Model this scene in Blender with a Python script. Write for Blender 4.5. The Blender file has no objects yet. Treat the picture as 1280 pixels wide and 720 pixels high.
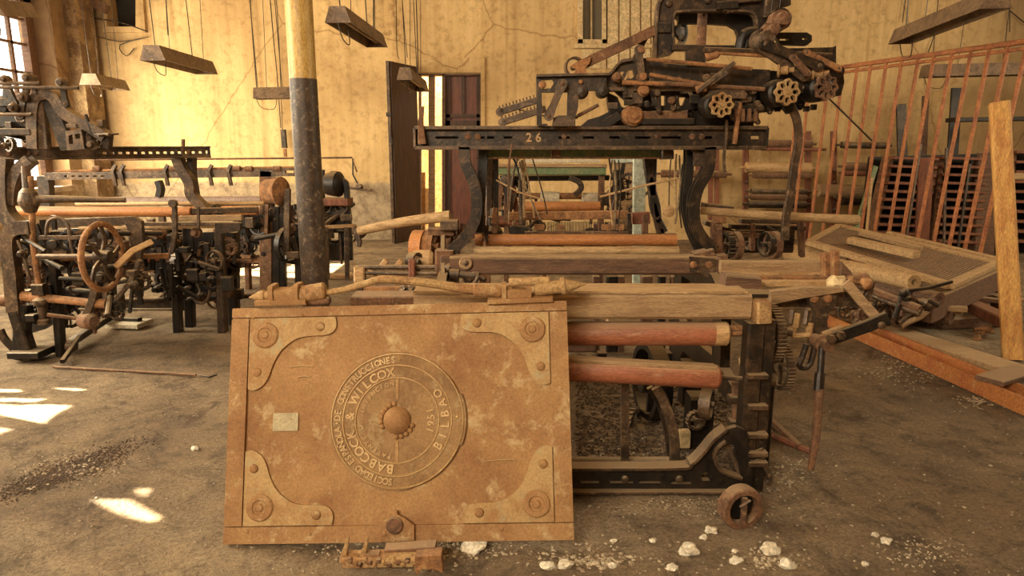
import bpy, math, random
from mathutils import Vector, Matrix, noise
from mathutils.geometry import tessellate_polygon
R = math.radians
V = Vector
sc = bpy.context.scene
col = sc.collection

# ------------------------------------------------------------------ camera
FPX, CAM_H, PITCH = 850.0, 1.5, R(11.5)
SN, CS = math.sin(PITCH), math.cos(PITCH)
cd = bpy.data.cameras.new('camera'); cd.sensor_width = 36; cd.lens = 36 * FPX / 1280
cd.clip_start = .05; cd.clip_end = 200
cam = bpy.data.objects.new('camera', cd); col.objects.link(cam)
cam.location = (0, 0, CAM_H); cam.rotation_euler = (R(90) - PITCH, 0, 0)
sc.camera = cam

# ------------------------------------------------------------------ world, sun, lights, exposure
W = bpy.data.worlds.new('world'); sc.world = W; W.use_nodes = True
bg = W.node_tree.nodes['Background']
bg.inputs[0].default_value = (1.0, .93, .78, 1); bg.inputs[1].default_value = 4.0
SUN = V((.80, -.16, -.58)).normalized()
sd = bpy.data.lights.new('sun', 'SUN'); sd.energy = 75; sd.angle = R(.35); sd.color = (1, .86, .62)
so = bpy.data.objects.new('sun', sd); col.objects.link(so)
so.rotation_euler = SUN.to_track_quat('-Z', 'Y').to_euler()
so.location = (-9, 5, 7)

def area(name, loc, target, sx, sy, power, color):
    l = bpy.data.lights.new(name, 'AREA'); l.shape = 'RECTANGLE'; l.size = sx; l.size_y = sy
    l.energy = power; l.color = color
    o = bpy.data.objects.new(name, l); col.objects.link(o); o.location = loc
    o.rotation_euler = (V(target) - V(loc)).to_track_quat('-Z', 'Y').to_euler()
    return o
# daylight entering by the tall windows in the left wall
area('window_daylight', (-6.5, 9.4, 2.0), (-1.5, 10.9, .6), 2.0, 2.0, 215, (1, .86, .58))
area('window_daylight.001', (-6.5, 4.2, 2.6), (-.5, 4.2, .2), 3.0, 2.6, 520, (1, .87, .64))
area('rear_fill_light', (-2.2, -2.6, 3.6), (.8, 5, .6), 3.4, 1.8, 430, (1, .87, .66))  # added fill from behind the camera, the near wall has no window
area('side_fill_light', (8.9, 5.2, 3.4), (3, 7.5, .8), 3.4, 1.8, 250, (1, .86, .60))  # added fill from the right, that wall has no window either
area('passage_daylight', (-.9, 13.2, 3.2), (-1.0, 13, 0), 2.2, 1.6, 160, (1, .93, .75))
sc.view_settings.view_transform = 'Standard'; sc.view_settings.look = 'None'
sc.view_settings.gamma = 1; sc.view_settings.exposure = .25
sc.view_settings.use_curve_mapping = False

# ------------------------------------------------------------------ pixel frame of the photograph -> world
def ray(x, y):
    u = (x - 640) / FPX; v = (360 - y) / FPX
    return V((u, CS + v * SN, -SN + v * CS))
def P(x, y, Y):
    d = ray(x, y); return V((0, 0, CAM_H)) + d * (Y / d.y)
def PZ(x, y, z=0.0):
    d = ray(x, y); return V((0, 0, CAM_H)) + d * ((z - CAM_H) / d.z)
def px(n, Y):                                   # size in metres of n photo pixels at distance Y
    return n * Y * 1.02 / FPX

# ------------------------------------------------------------------ materials
MATS = {}
def nodes_of(name):
    m = bpy.data.materials.new(name); m.use_nodes = True
    nt = m.node_tree; b = nt.nodes['Principled BSDF']; MATS[name] = m
    return m, nt, b
def ramp(nt, fac, stops):
    r = nt.nodes.new('ShaderNodeValToRGB'); e = r.color_ramp.elements
    while len(e) < len(stops): e.new(.5)
    for el, (p, c) in zip(e, stops):
        el.position = p; el.color = (*c, 1) if len(c) == 3 else c
    nt.links.new(fac, r.inputs[0]); return r
def noise_tex(nt, scale, detail=6, rough=.6, stretch=None, dist=0, seed=0):
    g = nt.nodes.new('ShaderNodeNewGeometry')
    mp = nt.nodes.new('ShaderNodeMapping'); mp.inputs['Scale'].default_value = stretch or (1, 1, 1)
    mp.inputs['Location'].default_value = (seed, seed * 1.7, seed * .6)
    n = nt.nodes.new('ShaderNodeTexNoise'); n.inputs['Scale'].default_value = scale
    n.inputs['Detail'].default_value = detail; n.inputs['Roughness'].default_value = rough
    n.inputs['Distortion'].default_value = dist
    nt.links.new(g.outputs['Position'], mp.inputs[0]); nt.links.new(mp.outputs[0], n.inputs['Vector'])
    return n.outputs['Fac']
def mix(nt, fac, a, b, mode='MIX'):
    m = nt.nodes.new('ShaderNodeMix'); m.data_type = 'RGBA'; m.blend_type = mode
    for sock, val in ((m.inputs[0], fac), (m.inputs[6], a), (m.inputs[7], b)):
        if hasattr(val, 'is_linked') or isinstance(val, bpy.types.NodeSocket): nt.links.new(val, sock)
        elif isinstance(val, tuple): sock.default_value = (*val, 1)
        else: sock.default_value = val
    return m.outputs[2]
def bump(nt, b, h, strength, dist=.01):
    bp = nt.nodes.new('ShaderNodeBump'); bp.inputs['Strength'].default_value = strength
    bp.inputs['Distance'].default_value = dist
    nt.links.new(h, bp.inputs['Height']); nt.links.new(bp.outputs[0], b.inputs['Normal'])
def worn(name, c1, c2, c3=None, s1=7, s2=45, rough=.75, metal=0.0, bmp=.35, dust_light=.0, stretch=None, patch=(.45, .6)):
    """two mottled colours, a third in fine speckle, dust lying on what faces up, paled to look lit"""
    m, nt, b = nodes_of(name)
    sd_ = len(MATS) * 3.1
    n1 = noise_tex(nt, s1, 6, .65, stretch, .4, sd_)
    n2 = noise_tex(nt, s2, 5, .7, stretch, 0, sd_)
    r1 = ramp(nt, n1, [(patch[0], (0, 0, 0)), (patch[1], (1, 1, 1))])
    c = mix(nt, r1.outputs[0], c1, c2)
    r2 = ramp(nt, n2, [(.38, (.55, .55, .55)), (.62, (1.25, 1.25, 1.25))])
    c = mix(nt, .8 if s2 < 100 else .45, c, r2.outputs[0], 'MULTIPLY')
    if c3:
        r3 = ramp(nt, noise_tex(nt, s1 * 2.3, 8, .75, stretch, .2, sd_ + 5), [(.54, (0, 0, 0)), (.66, (1, 1, 1))])
        c = mix(nt, r3.outputs[0], c, c3)
    if dust_light:
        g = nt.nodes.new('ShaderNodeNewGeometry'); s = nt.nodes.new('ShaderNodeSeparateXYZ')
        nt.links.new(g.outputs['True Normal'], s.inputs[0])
        rd = ramp(nt, s.outputs[2], [(.45, (0, 0, 0)), (.95, (dust_light, dust_light, dust_light))])
        c = mix(nt, rd.outputs[0], c, (.50, .37, .22))  # dusty tone, paled further so upper faces look lit
    nt.links.new(c, b.inputs['Base Color'])
    b.inputs['Roughness'].default_value = rough; b.inputs['Metallic'].default_value = metal
    bump(nt, b, n2, bmp, .006)
    return m
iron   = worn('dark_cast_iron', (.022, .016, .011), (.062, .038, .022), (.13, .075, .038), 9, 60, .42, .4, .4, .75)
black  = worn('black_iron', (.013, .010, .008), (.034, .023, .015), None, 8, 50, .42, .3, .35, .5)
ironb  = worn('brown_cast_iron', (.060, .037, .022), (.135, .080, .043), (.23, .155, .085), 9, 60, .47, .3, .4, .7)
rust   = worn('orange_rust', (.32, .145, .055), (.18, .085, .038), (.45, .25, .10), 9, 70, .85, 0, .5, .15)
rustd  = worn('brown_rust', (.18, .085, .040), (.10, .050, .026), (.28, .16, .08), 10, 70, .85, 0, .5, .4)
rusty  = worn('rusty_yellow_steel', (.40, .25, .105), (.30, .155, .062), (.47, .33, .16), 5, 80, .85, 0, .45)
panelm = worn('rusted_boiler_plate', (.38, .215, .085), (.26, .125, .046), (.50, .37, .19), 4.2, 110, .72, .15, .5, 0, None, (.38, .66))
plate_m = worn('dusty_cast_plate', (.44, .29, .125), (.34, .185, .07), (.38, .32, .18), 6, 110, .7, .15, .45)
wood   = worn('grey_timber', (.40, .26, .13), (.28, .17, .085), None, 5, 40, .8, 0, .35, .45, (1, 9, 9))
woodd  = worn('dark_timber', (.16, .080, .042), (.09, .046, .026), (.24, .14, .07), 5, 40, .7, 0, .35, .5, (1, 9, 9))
woody  = worn('yellow_pine', (.62, .34, .095), (.48, .22, .055), (.36, .14, .04), 3, 30, .7, 0, .3, 0, (6, 6, .8))
woodr  = worn('red_brown_timber', (.25, .085, .040), (.15, .05, .026), None, 5, 40, .6, 0, .3, .2, (5, 5, 1))
pole_m = worn('peeled_pole_wood', (.50, .33, .16), (.33, .20, .09), None, 6, 40, .75, 0, .3, .1, (1, 8, 8))
redroll = worn('red_lacquered_roller', (.34, .115, .055), (.25, .085, .040), (.40, .22, .12), 4, 80, .5, 0, .2, .55, (.6, 3, 3))
orroll = worn('orange_roller', (.50, .20, .06), (.37, .14, .045), None, 4, 80, .5, 0, .2, .2, (.6, 3, 3))
tanroll = worn('tan_roller', (.56, .36, .17), (.42, .24, .10), None, 5, 60, .65, 0, .25, .2, (.6, 3, 3))
green  = worn('green_paint', (.13, .19, .085), (.20, .22, .10), (.28, .20, .10), 9, 60, .6, 0, .3, .3)
cream  = worn('cream_paint', (.66, .50, .27), (.56, .40, .20), (.40, .26, .12), 3, 30, .7, 0, .3)
bluep  = worn('pale_blue_paint', (.50, .55, .46), (.42, .46, .36), None, 4, 30, .6, 0, .2)
whitec = worn('pale_cloth', (.66, .58, .42), (.55, .46, .32), None, 10, 80, .9, 0, .3)
cord_m = worn('old_cord', (.16, .11, .06), (.30, .22, .12), None, 20, 90, .9, 0, .2)
pebble = worn('pale_rubble', (.46, .38, .26), (.30, .22, .14), (.20, .13, .08), 14, 60, .9, 0, .4)
stone_m = worn('pale_broken_plaster', (.74, .68, .54), (.60, .52, .38), None, 20, 90, .9, 0, .5)
enam   = worn('dusty_lamp_enamel', (.20, .125, .07), (.12, .075, .042), (.30, .20, .11), 8, 60, .6, 0, .3, .3)
lampin = worn('lamp_reflector', (.48, .36, .22), (.34, .23, .12), None, 6, 40, .6, 0, .2)
colup  = worn('ochre_column_paint', (.56, .36, .10), (.44, .26, .06), (.62, .44, .16), 4, 60, .45, 0, .15, 0, (3, 3, .7))
collo  = worn('chipped_black_column_paint', (.045, .026, .015), (.075, .045, .025), (.25, .18, .105), 9, 60, .5, 0, .25)
doorw  = worn('dark_door_wood', (.060, .030, .017), (.10, .050, .026), None, 4, 40, .6, 0, .3, 0, (6, 6, .8))
doorr  = worn('red_door_wood', (.19, .055, .022), (.11, .032, .015), None, 4, 40, .45, 0, .3, 0, (6, 6, .8))
sooty  = worn('sooty_plaster', (.15, .090, .045), (.30, .20, .10), (.08, .05, .03), 4, 40, .9)
soil   = worn('dark_soil', (.085, .052, .030), (.055, .034, .020), (.20, .14, .085), 20, 60, .95)
dark   = worn('near_black_sheet', (.012, .009, .007), (.020, .014, .010), None, 4, 30, .9)

def wall_mat():
    m, nt, b = nodes_of('stained_plaster')
    streak = noise_tex(nt, 2.2, 7, .65, (3.2, 1, .12), .5, 3)
    big = noise_tex(nt, .45, 5, .6, None, .6, 11)
    fine = noise_tex(nt, 9, 10, .7, None, .3, 7)
    c = ramp(nt, streak, [(.28, (.47, .31, .145)), (.45, (.61, .435, .215)), (.62, (.68, .50, .26)), (.80, (.76, .60, .36))]).outputs[0]
    c = mix(nt, .75, c, ramp(nt, big, [(.33, (.62, .54, .44)), (.6, (1.1, 1.08, 1.0))]).outputs[0], 'MULTIPLY')
    c = mix(nt, .7, c, ramp(nt, fine, [(.34, (.62, .56, .48)), (.50, (1.02, 1.0, .98))]).outputs[0], 'MULTIPLY')
    # soot at the left corner and damp at the right end, a rough grey band where the dado fell off
    g = nt.nodes.new('ShaderNodeNewGeometry'); s = nt.nodes.new('ShaderNodeSeparateXYZ'); nt.links.new(g.outputs['Position'], s.inputs[0])
    def band(out, stops, seedn, amp):
        ad = nt.nodes.new('ShaderNodeMath'); ad.operation = 'MULTIPLY_ADD'
        nt.links.new(noise_tex(nt, 1.6, 7, .7, None, .3, seedn), ad.inputs[0]); ad.inputs[1].default_value = amp
        nt.links.new(out, ad.inputs[2])
        mr = nt.nodes.new('ShaderNodeMapRange'); mr.inputs[1].default_value = stops[0]; mr.inputs[2].default_value = stops[1]
        nt.links.new(ad.outputs[0], mr.inputs[0]); return mr.outputs[0]
    c = mix(nt, band(s.outputs[0], (-4.6, -6.4), 21, 1.4), c, (.16, .095, .05))
    dn = band(s.outputs[2], (1.16, 1.10), 31, .35)
    dm = nt.nodes.new('ShaderNodeMath'); dm.operation = 'MULTIPLY'; nt.links.new(dn, dm.inputs[0]); nt.links.new(band(s.outputs[0], (-.6, -1.6), 33, .8), dm.inputs[1]); dn = dm.outputs[0]
    c = mix(nt, dn, c, ramp(nt, fine, [(.35, (.20, .14, .09)), (.6, (.42, .32, .20))]).outputs[0])
    rt = band(s.outputs[0], (7.6, 9.4), 41, 1.2)
    c = mix(nt, rt, c, (.28, .18, .09))
    mould = ramp(nt, noise_tex(nt, 5, 12, .85, None, .3, 51), [(.58, (0, 0, 0)), (.64, (.5, .5, .5))]).outputs[0]
    c = mix(nt, mould, c, (.30, .18, .085))
    vo = nt.nodes.new('ShaderNodeTexVoronoi'); vo.feature = 'DISTANCE_TO_EDGE'; vo.inputs['Scale'].default_value = .33
    wp = nt.nodes.new('ShaderNodeMix'); wp.data_type = 'VECTOR'; wp.inputs[0].default_value = .16
    nn = nt.nodes.new('ShaderNodeTexNoise'); nn.inputs['Scale'].default_value = 2.5; nn.inputs['Detail'].default_value = 8
    nt.links.new(g.outputs['Position'], nn.inputs['Vector']); nt.links.new(g.outputs['Position'], wp.inputs[4]); nt.links.new(nn.outputs['Color'], wp.inputs[5])
    nt.links.new(wp.outputs[1], vo.inputs['Vector'])
    cr = ramp(nt, vo.outputs['Distance'], [(.0, (.45, .36, .26)), (.003, (1, 1, 1))]).outputs[0]
    c = mix(nt, .75, c, cr, 'MULTIPLY')
    nt.links.new(c, b.inputs['Base Color']); b.inputs['Roughness'].default_value = .9
    bump(nt, b, fine, .35, .03)
    return m
wallm = wall_mat()

def floor_mat():
    m, nt, b = nodes_of('dusty_floor')
    big = noise_tex(nt, .9, 6, .6, None, .8, 2)
    mid = noise_tex(nt, 5.5, 10, .75, None, .5, 9)
    fine = noise_tex(nt, 60, 6, .8, None, 0, 4)
    c = ramp(nt, big, [(.32, (.185, .130, .078)), (.5, (.31, .222, .132)), (.68, (.44, .33, .20))]).outputs[0]
    c = mix(nt, .75, c, ramp(nt, mid, [(.36, (.30, .28, .25)), (.50, (.95, .95, .95)), (.7, (1.28, 1.22, 1.12))]).outputs[0], 'MULTIPLY')
    c = mix(nt, .7, c, ramp(nt, fine, [(.36, (.38, .36, .33)), (.56, (1.15, 1.15, 1.15))]).outputs[0], 'MULTIPLY')
    c = mix(nt, ramp(nt, noise_tex(nt, 26, 8, .8, None, 0, 15), [(.64, (0, 0, 0)), (.70, (1, 1, 1))]).outputs[0], c, (.46, .37, .24))
    c = mix(nt, ramp(nt, noise_tex(nt, 1.7, 8, .8, None, .6, 19), [(.57, (0, 0, 0)), (.66, (.8, .8, .8))]).outputs[0], c, (.10, .062, .036))
    g = nt.nodes.new('ShaderNodeNewGeometry')
    vo = nt.nodes.new('ShaderNodeTexVoronoi'); vo.feature = 'DISTANCE_TO_EDGE'; vo.inputs['Scale'].default_value = .9
    wp = nt.nodes.new('ShaderNodeMix'); wp.data_type = 'VECTOR'; wp.inputs[0].default_value = .45
    nn = nt.nodes.new('ShaderNodeTexNoise'); nn.inputs['Scale'].default_value = 3; nn.inputs['Detail'].default_value = 8
    nt.links.new(g.outputs['Position'], nn.inputs['Vector']); nt.links.new(g.outputs['Position'], wp.inputs[4]); nt.links.new(nn.outputs['Color'], wp.inputs[5])
    nt.links.new(wp.outputs[1], vo.inputs['Vector'])
    cr = ramp(nt, vo.outputs['Distance'], [(.0, (.38, .33, .28)), (.012, (1, 1, 1))])
    c = mix(nt, .45, c, cr.outputs[0], 'MULTIPLY')
    nt.links.new(c, b.inputs['Base Color']); b.inputs['Roughness'].default_value = .92
    h = nt.nodes.new('ShaderNodeMath'); h.operation = 'MULTIPLY_ADD'
    nt.links.new(mid, h.inputs[0]); h.inputs[1].default_value = 2.0; nt.links.new(fine, h.inputs[2])
    bump(nt, b, h.outputs[0], .9, .025)
    return m
floorm = floor_mat()
def glass_mat():
    m, nt, b = nodes_of('dusty_window_glass')
    b.inputs['Base Color'].default_value = (.8, .7, .5, 1); b.inputs['Roughness'].default_value = .2
    b.inputs['Alpha'].default_value = .12
    return m
glassm = glass_mat()

# ------------------------------------------------------------------ mesh builder
def frame_of(axis, up=None):
    a = V(axis).normalized(); up = V(up) if up is not None else (V((0, 0, 1)) if abs(a.z) < .95 else V((0, 1, 0)))
    s = a.cross(up)
    if s.length < 1e-5: up = V((1, 0, 0)); s = a.cross(up)
    s.normalize(); u = s.cross(a).normalized()
    return a, s, u
def rect(w, h, c=None):
    c = min(w, h) * .12 if c is None else c
    a, b = w / 2, h / 2
    return [(-a + c, -b), (a - c, -b), (a, -b + c), (a, b - c), (a - c, b), (-a + c, b), (-a, b - c), (-a, -b + c)]
def ring(r, n, squash=1):
    return [(r * math.cos(2 * math.pi * i / n), r * squash * math.sin(2 * math.pi * i / n)) for i in range(n)]
def channel(w, h, t):                      # I/C section, flanges top and bottom
    a, b = w / 2, h / 2
    return [(-a, -b), (a, -b), (a, -b + t), (-a + t, -b + t), (-a + t, b - t), (a, b - t), (a, b), (-a, b)]
def spline(pts, k=5):
    pts = [V(p) for p in pts]; out = []
    for i in range(len(pts) - 1):
        p0 = pts[max(i - 1, 0)]; p1 = pts[i]; p2 = pts[i + 1]; p3 = pts[min(i + 2, len(pts) - 1)]
        for j in range(k):
            t = j / k
            out.append(.5 * ((2 * p1) + (p2 - p0) * t + (2 * p0 - 5 * p1 + 4 * p2 - p3) * t * t + (3 * p1 - p0 - 3 * p2 + p3) * t ** 3))
    out.append(pts[-1]); return out
class MB:
    def __init__(s): s.v = []; s.f = []
    def sweep(s, pts, prof, up=None, scales=None, caps=True):
        pts = [V(p) for p in pts]; n = len(prof); base = len(s.v); last = None
        for i, p in enumerate(pts):
            t = (pts[min(i + 1, len(pts) - 1)] - pts[max(i - 1, 0)])
            if t.length < 1e-9: t = V((0, 0, 1))
            t.normalize()
            if up is not None: a, sd_, u = frame_of(t, up)
            elif last is None: a, sd_, u = frame_of(t)
            else:
                sd_ = last - t * last.dot(t); sd_.normalize(); u = sd_.cross(t).normalized()
            last = sd_
            k = scales[i] if scales else 1
            for (x, y) in prof: s.v.append(p + sd_ * (x * k) + u * (y * k))
        for i in range(len(pts) - 1):
            for j in range(n):
                a0 = base + i * n + j; a1 = base + i * n + (j + 1) % n
                s.f.append((a0, a1, a1 + n, a0 + n))
        if caps:
            s.f.append(tuple(base + j for j in range(n))[::-1])
            s.f.append(tuple(base + (len(pts) - 1) * n + j for j in range(n)))
        return s
    def bar(s, p0, p1, w, h, up=None, c=None): return s.sweep([p0, p1], rect(w, h, c), up)
    def box(s, c, sx, sy, sz, c_=None):
        c = V(c); return s.sweep([c - V((sx / 2, 0, 0)), c + V((sx / 2, 0, 0))], rect(sy, sz, c_), (0, 0, 1))
    def tube(s, pts, r, n=10): return s.sweep(pts, ring(r, n))
    def cyl(s, p0, p1, r, n=18, c=None):
        p0, p1 = V(p0), V(p1); L = (p1 - p0).length; c = min(r * .12, L * .2) if c is None else c
        return s.lathe(p0, p1 - p0, [(0, r - c), (c, r), (L - c, r), (L, r - c)], n)
    def lathe(s, o, axis, prof, n=20):
        a, sd_, u = frame_of(axis); o = V(o); base = len(s.v)
        for (d, r) in prof:
            for i in range(n):
                an = 2 * math.pi * i / n
                s.v.append(o + a * d + sd_ * (r * math.cos(an)) + u * (r * math.sin(an)))
        for k in range(len(prof) - 1):
            for i in range(n):
                a0 = base + k * n + i; a1 = base + k * n + (i + 1) % n
                s.f.append((a0, a1, a1 + n, a0 + n))
        if prof[0][1] > 1e-6: s.f.append(tuple(base + i for i in range(n))[::-1])
        if prof[-1][1] > 1e-6: s.f.append(tuple(base + (len(prof) - 1) * n + i for i in range(n)))
        return s
    def dome(s, o, axis, r, h=None, n=14):
        h = h or r * .6
        return s.lathe(o, axis, [(-h * .3, r), (0, r), (h * .5, r * .87), (h * .85, r * .55), (h, r * .05)], n)
    def plate(s, outline, o, ux, uy, t, holes=()):
        """flat outline (with holes) in the plane o+ux,uy extruded t along ux x uy"""
        o = V(o); ux = V(ux).normalized(); uy = V(uy).normalized(); nrm = ux.cross(uy).normalized()
        area2 = lambda l: sum(l[i - 1][0] * l[i][1] - l[i][0] * l[i - 1][1] for i in range(len(l)))
        loops = [list(outline) if area2(outline) > 0 else list(outline)[::-1]] + [list(h) if area2(h) < 0 else list(h)[::-1] for h in holes]
        tris = tessellate_polygon([[V((x, y, 0)) for x, y in l] for l in loops])
        flat = [p for l in loops for p in l]; N = len(flat); base = len(s.v)
        for z in (0, t):
            for x, y in flat: s.v.append(o + ux * x + uy * y + nrm * z)
        for tr in tris:
            a, b, c = tr
            A, B, C_ = flat[a], flat[b], flat[c]
            ccw = (B[0] - A[0]) * (C_[1] - A[1]) - (B[1] - A[1]) * (C_[0] - A[0]) > 0
            if not ccw: a, b, c = a, c, b
            s.f.append((base + a, base + c, base + b)); s.f.append((base + N + a, base + N + b, base + N + c))
        k = 0
        for l in loops:
            n = len(l)
            for i in range(n):
                a0 = base + k + i; a1 = base + k + (i + 1) % n
                s.f.append((a0, a1, a1 + N, a0 + N))
            k += n
        return s
    def pplate(s, pix, Y, t, holes=(), cx=None):
        """a flat casting standing in the plane Y, its outline and holes given where the photograph shows them"""
        o = V((0, Y, 0))
        cv = lambda l: [(P(x, y, Y).x, P(x, y, Y).z) for x, y in l]
        return s.plate(cv(pix), o, (1, 0, 0), (0, 0, 1), t, [cv(h) for h in holes])   # grows towards the camera
    def gear(s, c, axis, r, w, teeth=0, rim=.14, spokes=5, hub=.25, tooth=.07):
        a, sd_, u = frame_of(axis); c = V(c) - a * (w / 2)
        if teeth:
            out = []
            for i in range(teeth):
                for fr, k in ((0, 1), (.45, 1), (.5, 1 - tooth), (.95, 1 - tooth)):
                    an = 2 * math.pi * (i + fr) / teeth; out.append((r * k * math.cos(an), r * k * math.sin(an)))
        else: out = ring(r, 36)
        s.plate(out, c, sd_, u, w, [ring(r * (1 - rim - (tooth if teeth else 0)), 28)])
        for k in range(spokes):
            an = 2 * math.pi * k / spokes; d = sd_ * math.cos(an) + u * math.sin(an)
            cc = c + (sd_.cross(u)) * (w / 2)
            s.bar(cc + d * (r * hub * .8), cc + d * (r * (1 - rim * .9)), r * .13, w * .45, a)
        m = sd_.cross(u).normalized(); s.cyl(c - m * w * .25, c + m * w * 1.25, r * hub, 14)
        return s
    def flower(s, c, axis, r, w, n=8):
        a, sd_, u = frame_of(axis); c = V(c)
        out = [(r * (.95 + .085 * math.cos(n * t)) * math.cos(t), r * (.95 + .085 * math.cos(n * t)) * math.sin(t)) for t in [2 * math.pi * i / 64 for i in range(64)]]
        hs = []
        for k in range(n):
            t = 2 * math.pi * k / n; cx, cy = r * .62 * math.cos(t), r * .62 * math.sin(t)
            hs.append([(cx + r * (.25 * math.cos(q) * math.cos(t) - .175 * math.sin(q) * math.sin(t)), cy + r * (.25 * math.cos(q) * math.sin(t) + .175 * math.sin(q) * math.cos(t))) for q in [2 * math.pi * i / 12 for i in range(12)]])
        s.plate(out, c, sd_, u, w, hs)
        m = sd_.cross(u).normalized(); s.cyl(c - m * w * .3, c + m * w * 1.5, r * .2, 12)
        return s
    def ball(s, c, r, seed=0, rough=.25, sub=1, sq=(1, 1, 1)):
        t = (1 + 5 ** .5) / 2
        vs = [V(p).normalized() for p in ((-1, t, 0), (1, t, 0), (-1, -t, 0), (1, -t, 0), (0, -1, t), (0, 1, t), (0, -1, -t), (0, 1, -t), (t, 0, -1), (t, 0, 1), (-t, 0, -1), (-t, 0, 1))]
        fs = [(0, 11, 5), (0, 5, 1), (0, 1, 7), (0, 7, 10), (0, 10, 11), (1, 5, 9), (5, 11, 4), (11, 10, 2), (10, 7, 6), (7, 1, 8), (3, 9, 4), (3, 4, 2), (3, 2, 6), (3, 6, 8), (3, 8, 9), (4, 9, 5), (2, 4, 11), (6, 2, 10), (8, 6, 7), (9, 8, 1)]
        for _ in range(sub - 1):
            nf = []; mid = {}
            def md(a, b):
                k = (min(a, b), max(a, b))
                if k not in mid: vs.append(((vs[a] + vs[b]) / 2).normalized()); mid[k] = len(vs) - 1
                return mid[k]
            for a, b, c_ in fs:
                x, y, z = md(a, b), md(b, c_), md(c_, a); nf += [(a, x, z), (b, y, x), (c_, z, y), (x, y, z)]
            fs = nf
        base = len(s.v); c = V(c)
        for p in vs:
            k = r * (1 + rough * noise.noise(p * 1.3 + V((seed * 3.7, seed, -seed))) * 2)
            s.v.append(c + V((p.x * k * sq[0], p.y * k * sq[1], p.z * k * sq[2])))
        for f in fs: s.f.append(tuple(base + i for i in f))
        return s
    def mesh(s, mesh, M, ):
        base = len(s.v)
        for v in mesh.vertices: s.v.append(M @ v.co)
        for p in mesh.polygons: s.f.append(tuple(base + i for i in p.vertices))
        return s
    def build(s, name, mat, parent=None, smooth=32):
        if parent is not None: o0 = parent.matrix_world.translation if parent.type == 'MESH' or True else V()
        me = bpy.data.meshes.new(name)
        # the origin of every object sits at the middle of its own shape
        mn = V((min(v[i] for v in s.v) for i in range(3))); mx = V((max(v[i] for v in s.v) for i in range(3)))
        c = V(((mn.x + mx.x) / 2, (mn.y + mx.y) / 2, mn.z))
        me.from_pydata([v - c for v in s.v], [], s.f); me.update()
        me.materials.append(mat)
        if smooth:
            me.polygons.foreach_set('use_smooth', [True] * len(me.polygons))
            me.set_sharp_from_angle(angle=R(smooth))
        o = bpy.data.objects.new(name, me); col.objects.link(o)
        ORG[o.name] = c.copy()
        if parent is not None:
            o.parent = parent; o.location = c - ORG[parent.name]
        else: o.location = c
        return o
ORG = {}
def tag(o, label=None, cat=None, group=None, kind=None):
    if label: o['label'] = label
    if cat: o['category'] = cat
    if group: o['group'] = group
    if kind: o['kind'] = kind
    return o
def thing(name, label, cat, loc, group=None):
    o = bpy.data.objects.new(name, None); col.objects.link(o); o.location = loc; o.empty_display_size = .1
    ORG[o.name] = V(loc); return tag(o, label, cat, group)
def structure(o): o['kind'] = 'structure'; return o
def bar(name, mat, par, p0, p1, w, h, up=None): return MB().bar(p0, p1, w, h, up).build(name, mat, par)
def tube(name, mat, par, pts, r, n=10): return MB().tube(pts, r, n).build(name, mat, par)
def cyl(name, mat, par, p0, p1, r, n=20): return MB().cyl(p0, p1, r, n).build(name, mat, par)
def bolt(par, p, axis=(0, -1, 0), r=.012, mat=None): return MB().dome(p, axis, r).build('bolt', mat or rustd, par)
def link(name, mat, par, a, b, Y, w, t, end=1.15, mat2=None):
    """a flat link with rounded eyes at both ends, in the plane Y, between two photo points"""
    A, B = P(*a, Y), P(*b, Y); d = (B - A).normalized(); s_ = V((d.z, 0, -d.x)); out = []
    L = (B - A).length; r = w / 2
    for k in range(9): an = math.pi / 2 + math.pi * k / 8; out.append((r * end * math.cos(an), r * end * math.sin(an)))
    out += [(L * .3, -r * .85), (L * .7, -r * .85)]
    for k in range(9): an = -math.pi / 2 + math.pi * k / 8; out.append((L + r * end * math.cos(an), r * end * math.sin(an)))
    out += [(L * .7, r * .85), (L * .3, r * .85)]
    u = V((d.x, 0, d.z)); w_ = V((-d.z, 0, d.x)); n_ = u.cross(w_)
    o = A if n_.y < 0 else A
    m = MB().plate(out, A, u, w_, t)
    q = m.build(name, mat, par)
    for c in (A, B): MB().dome(c + V((0, -t, 0)), (0, -1, 0), r * .5).build('bolt', mat2 or rustd, q)
    return q
def floor_z(x, y):
    return .010 * noise.noise(V((x * 1.3, y * 1.3, 0))) + .006 * noise.noise(V((x * 5, y * 5, 3))) + .003 * noise.noise(V((x * 17, y * 17, 7)))
# ================================================================== THE SETTING
XL, XR, YB, ZC = -6.8, 9.2, 11.5, 4.75
def rc(x0, x1, z0, z1): return [(x0, z0), (x1, z0), (x1, z1), (x0, z1)]
# floor, uneven near the camera
mb = MB(); nx, ny = 300, 250
for j in range(ny + 1):
    for i in range(nx + 1):
        x = -7.3 + 17.3 * i / nx; y = -3 + 14.9 * j / ny
        mb.v.append(V((x, y, floor_z(x, y))))
for j in range(ny):
    for i in range(nx):
        a = j * (nx + 1) + i; mb.f.append((a, a + 1, a + nx + 2, a + nx + 1))
structure(mb.build('floor', floorm, smooth=180))
structure(MB().box((0, 13.6, -.09), 6, 3.3, .16).build('floor_passage', floorm))
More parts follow.
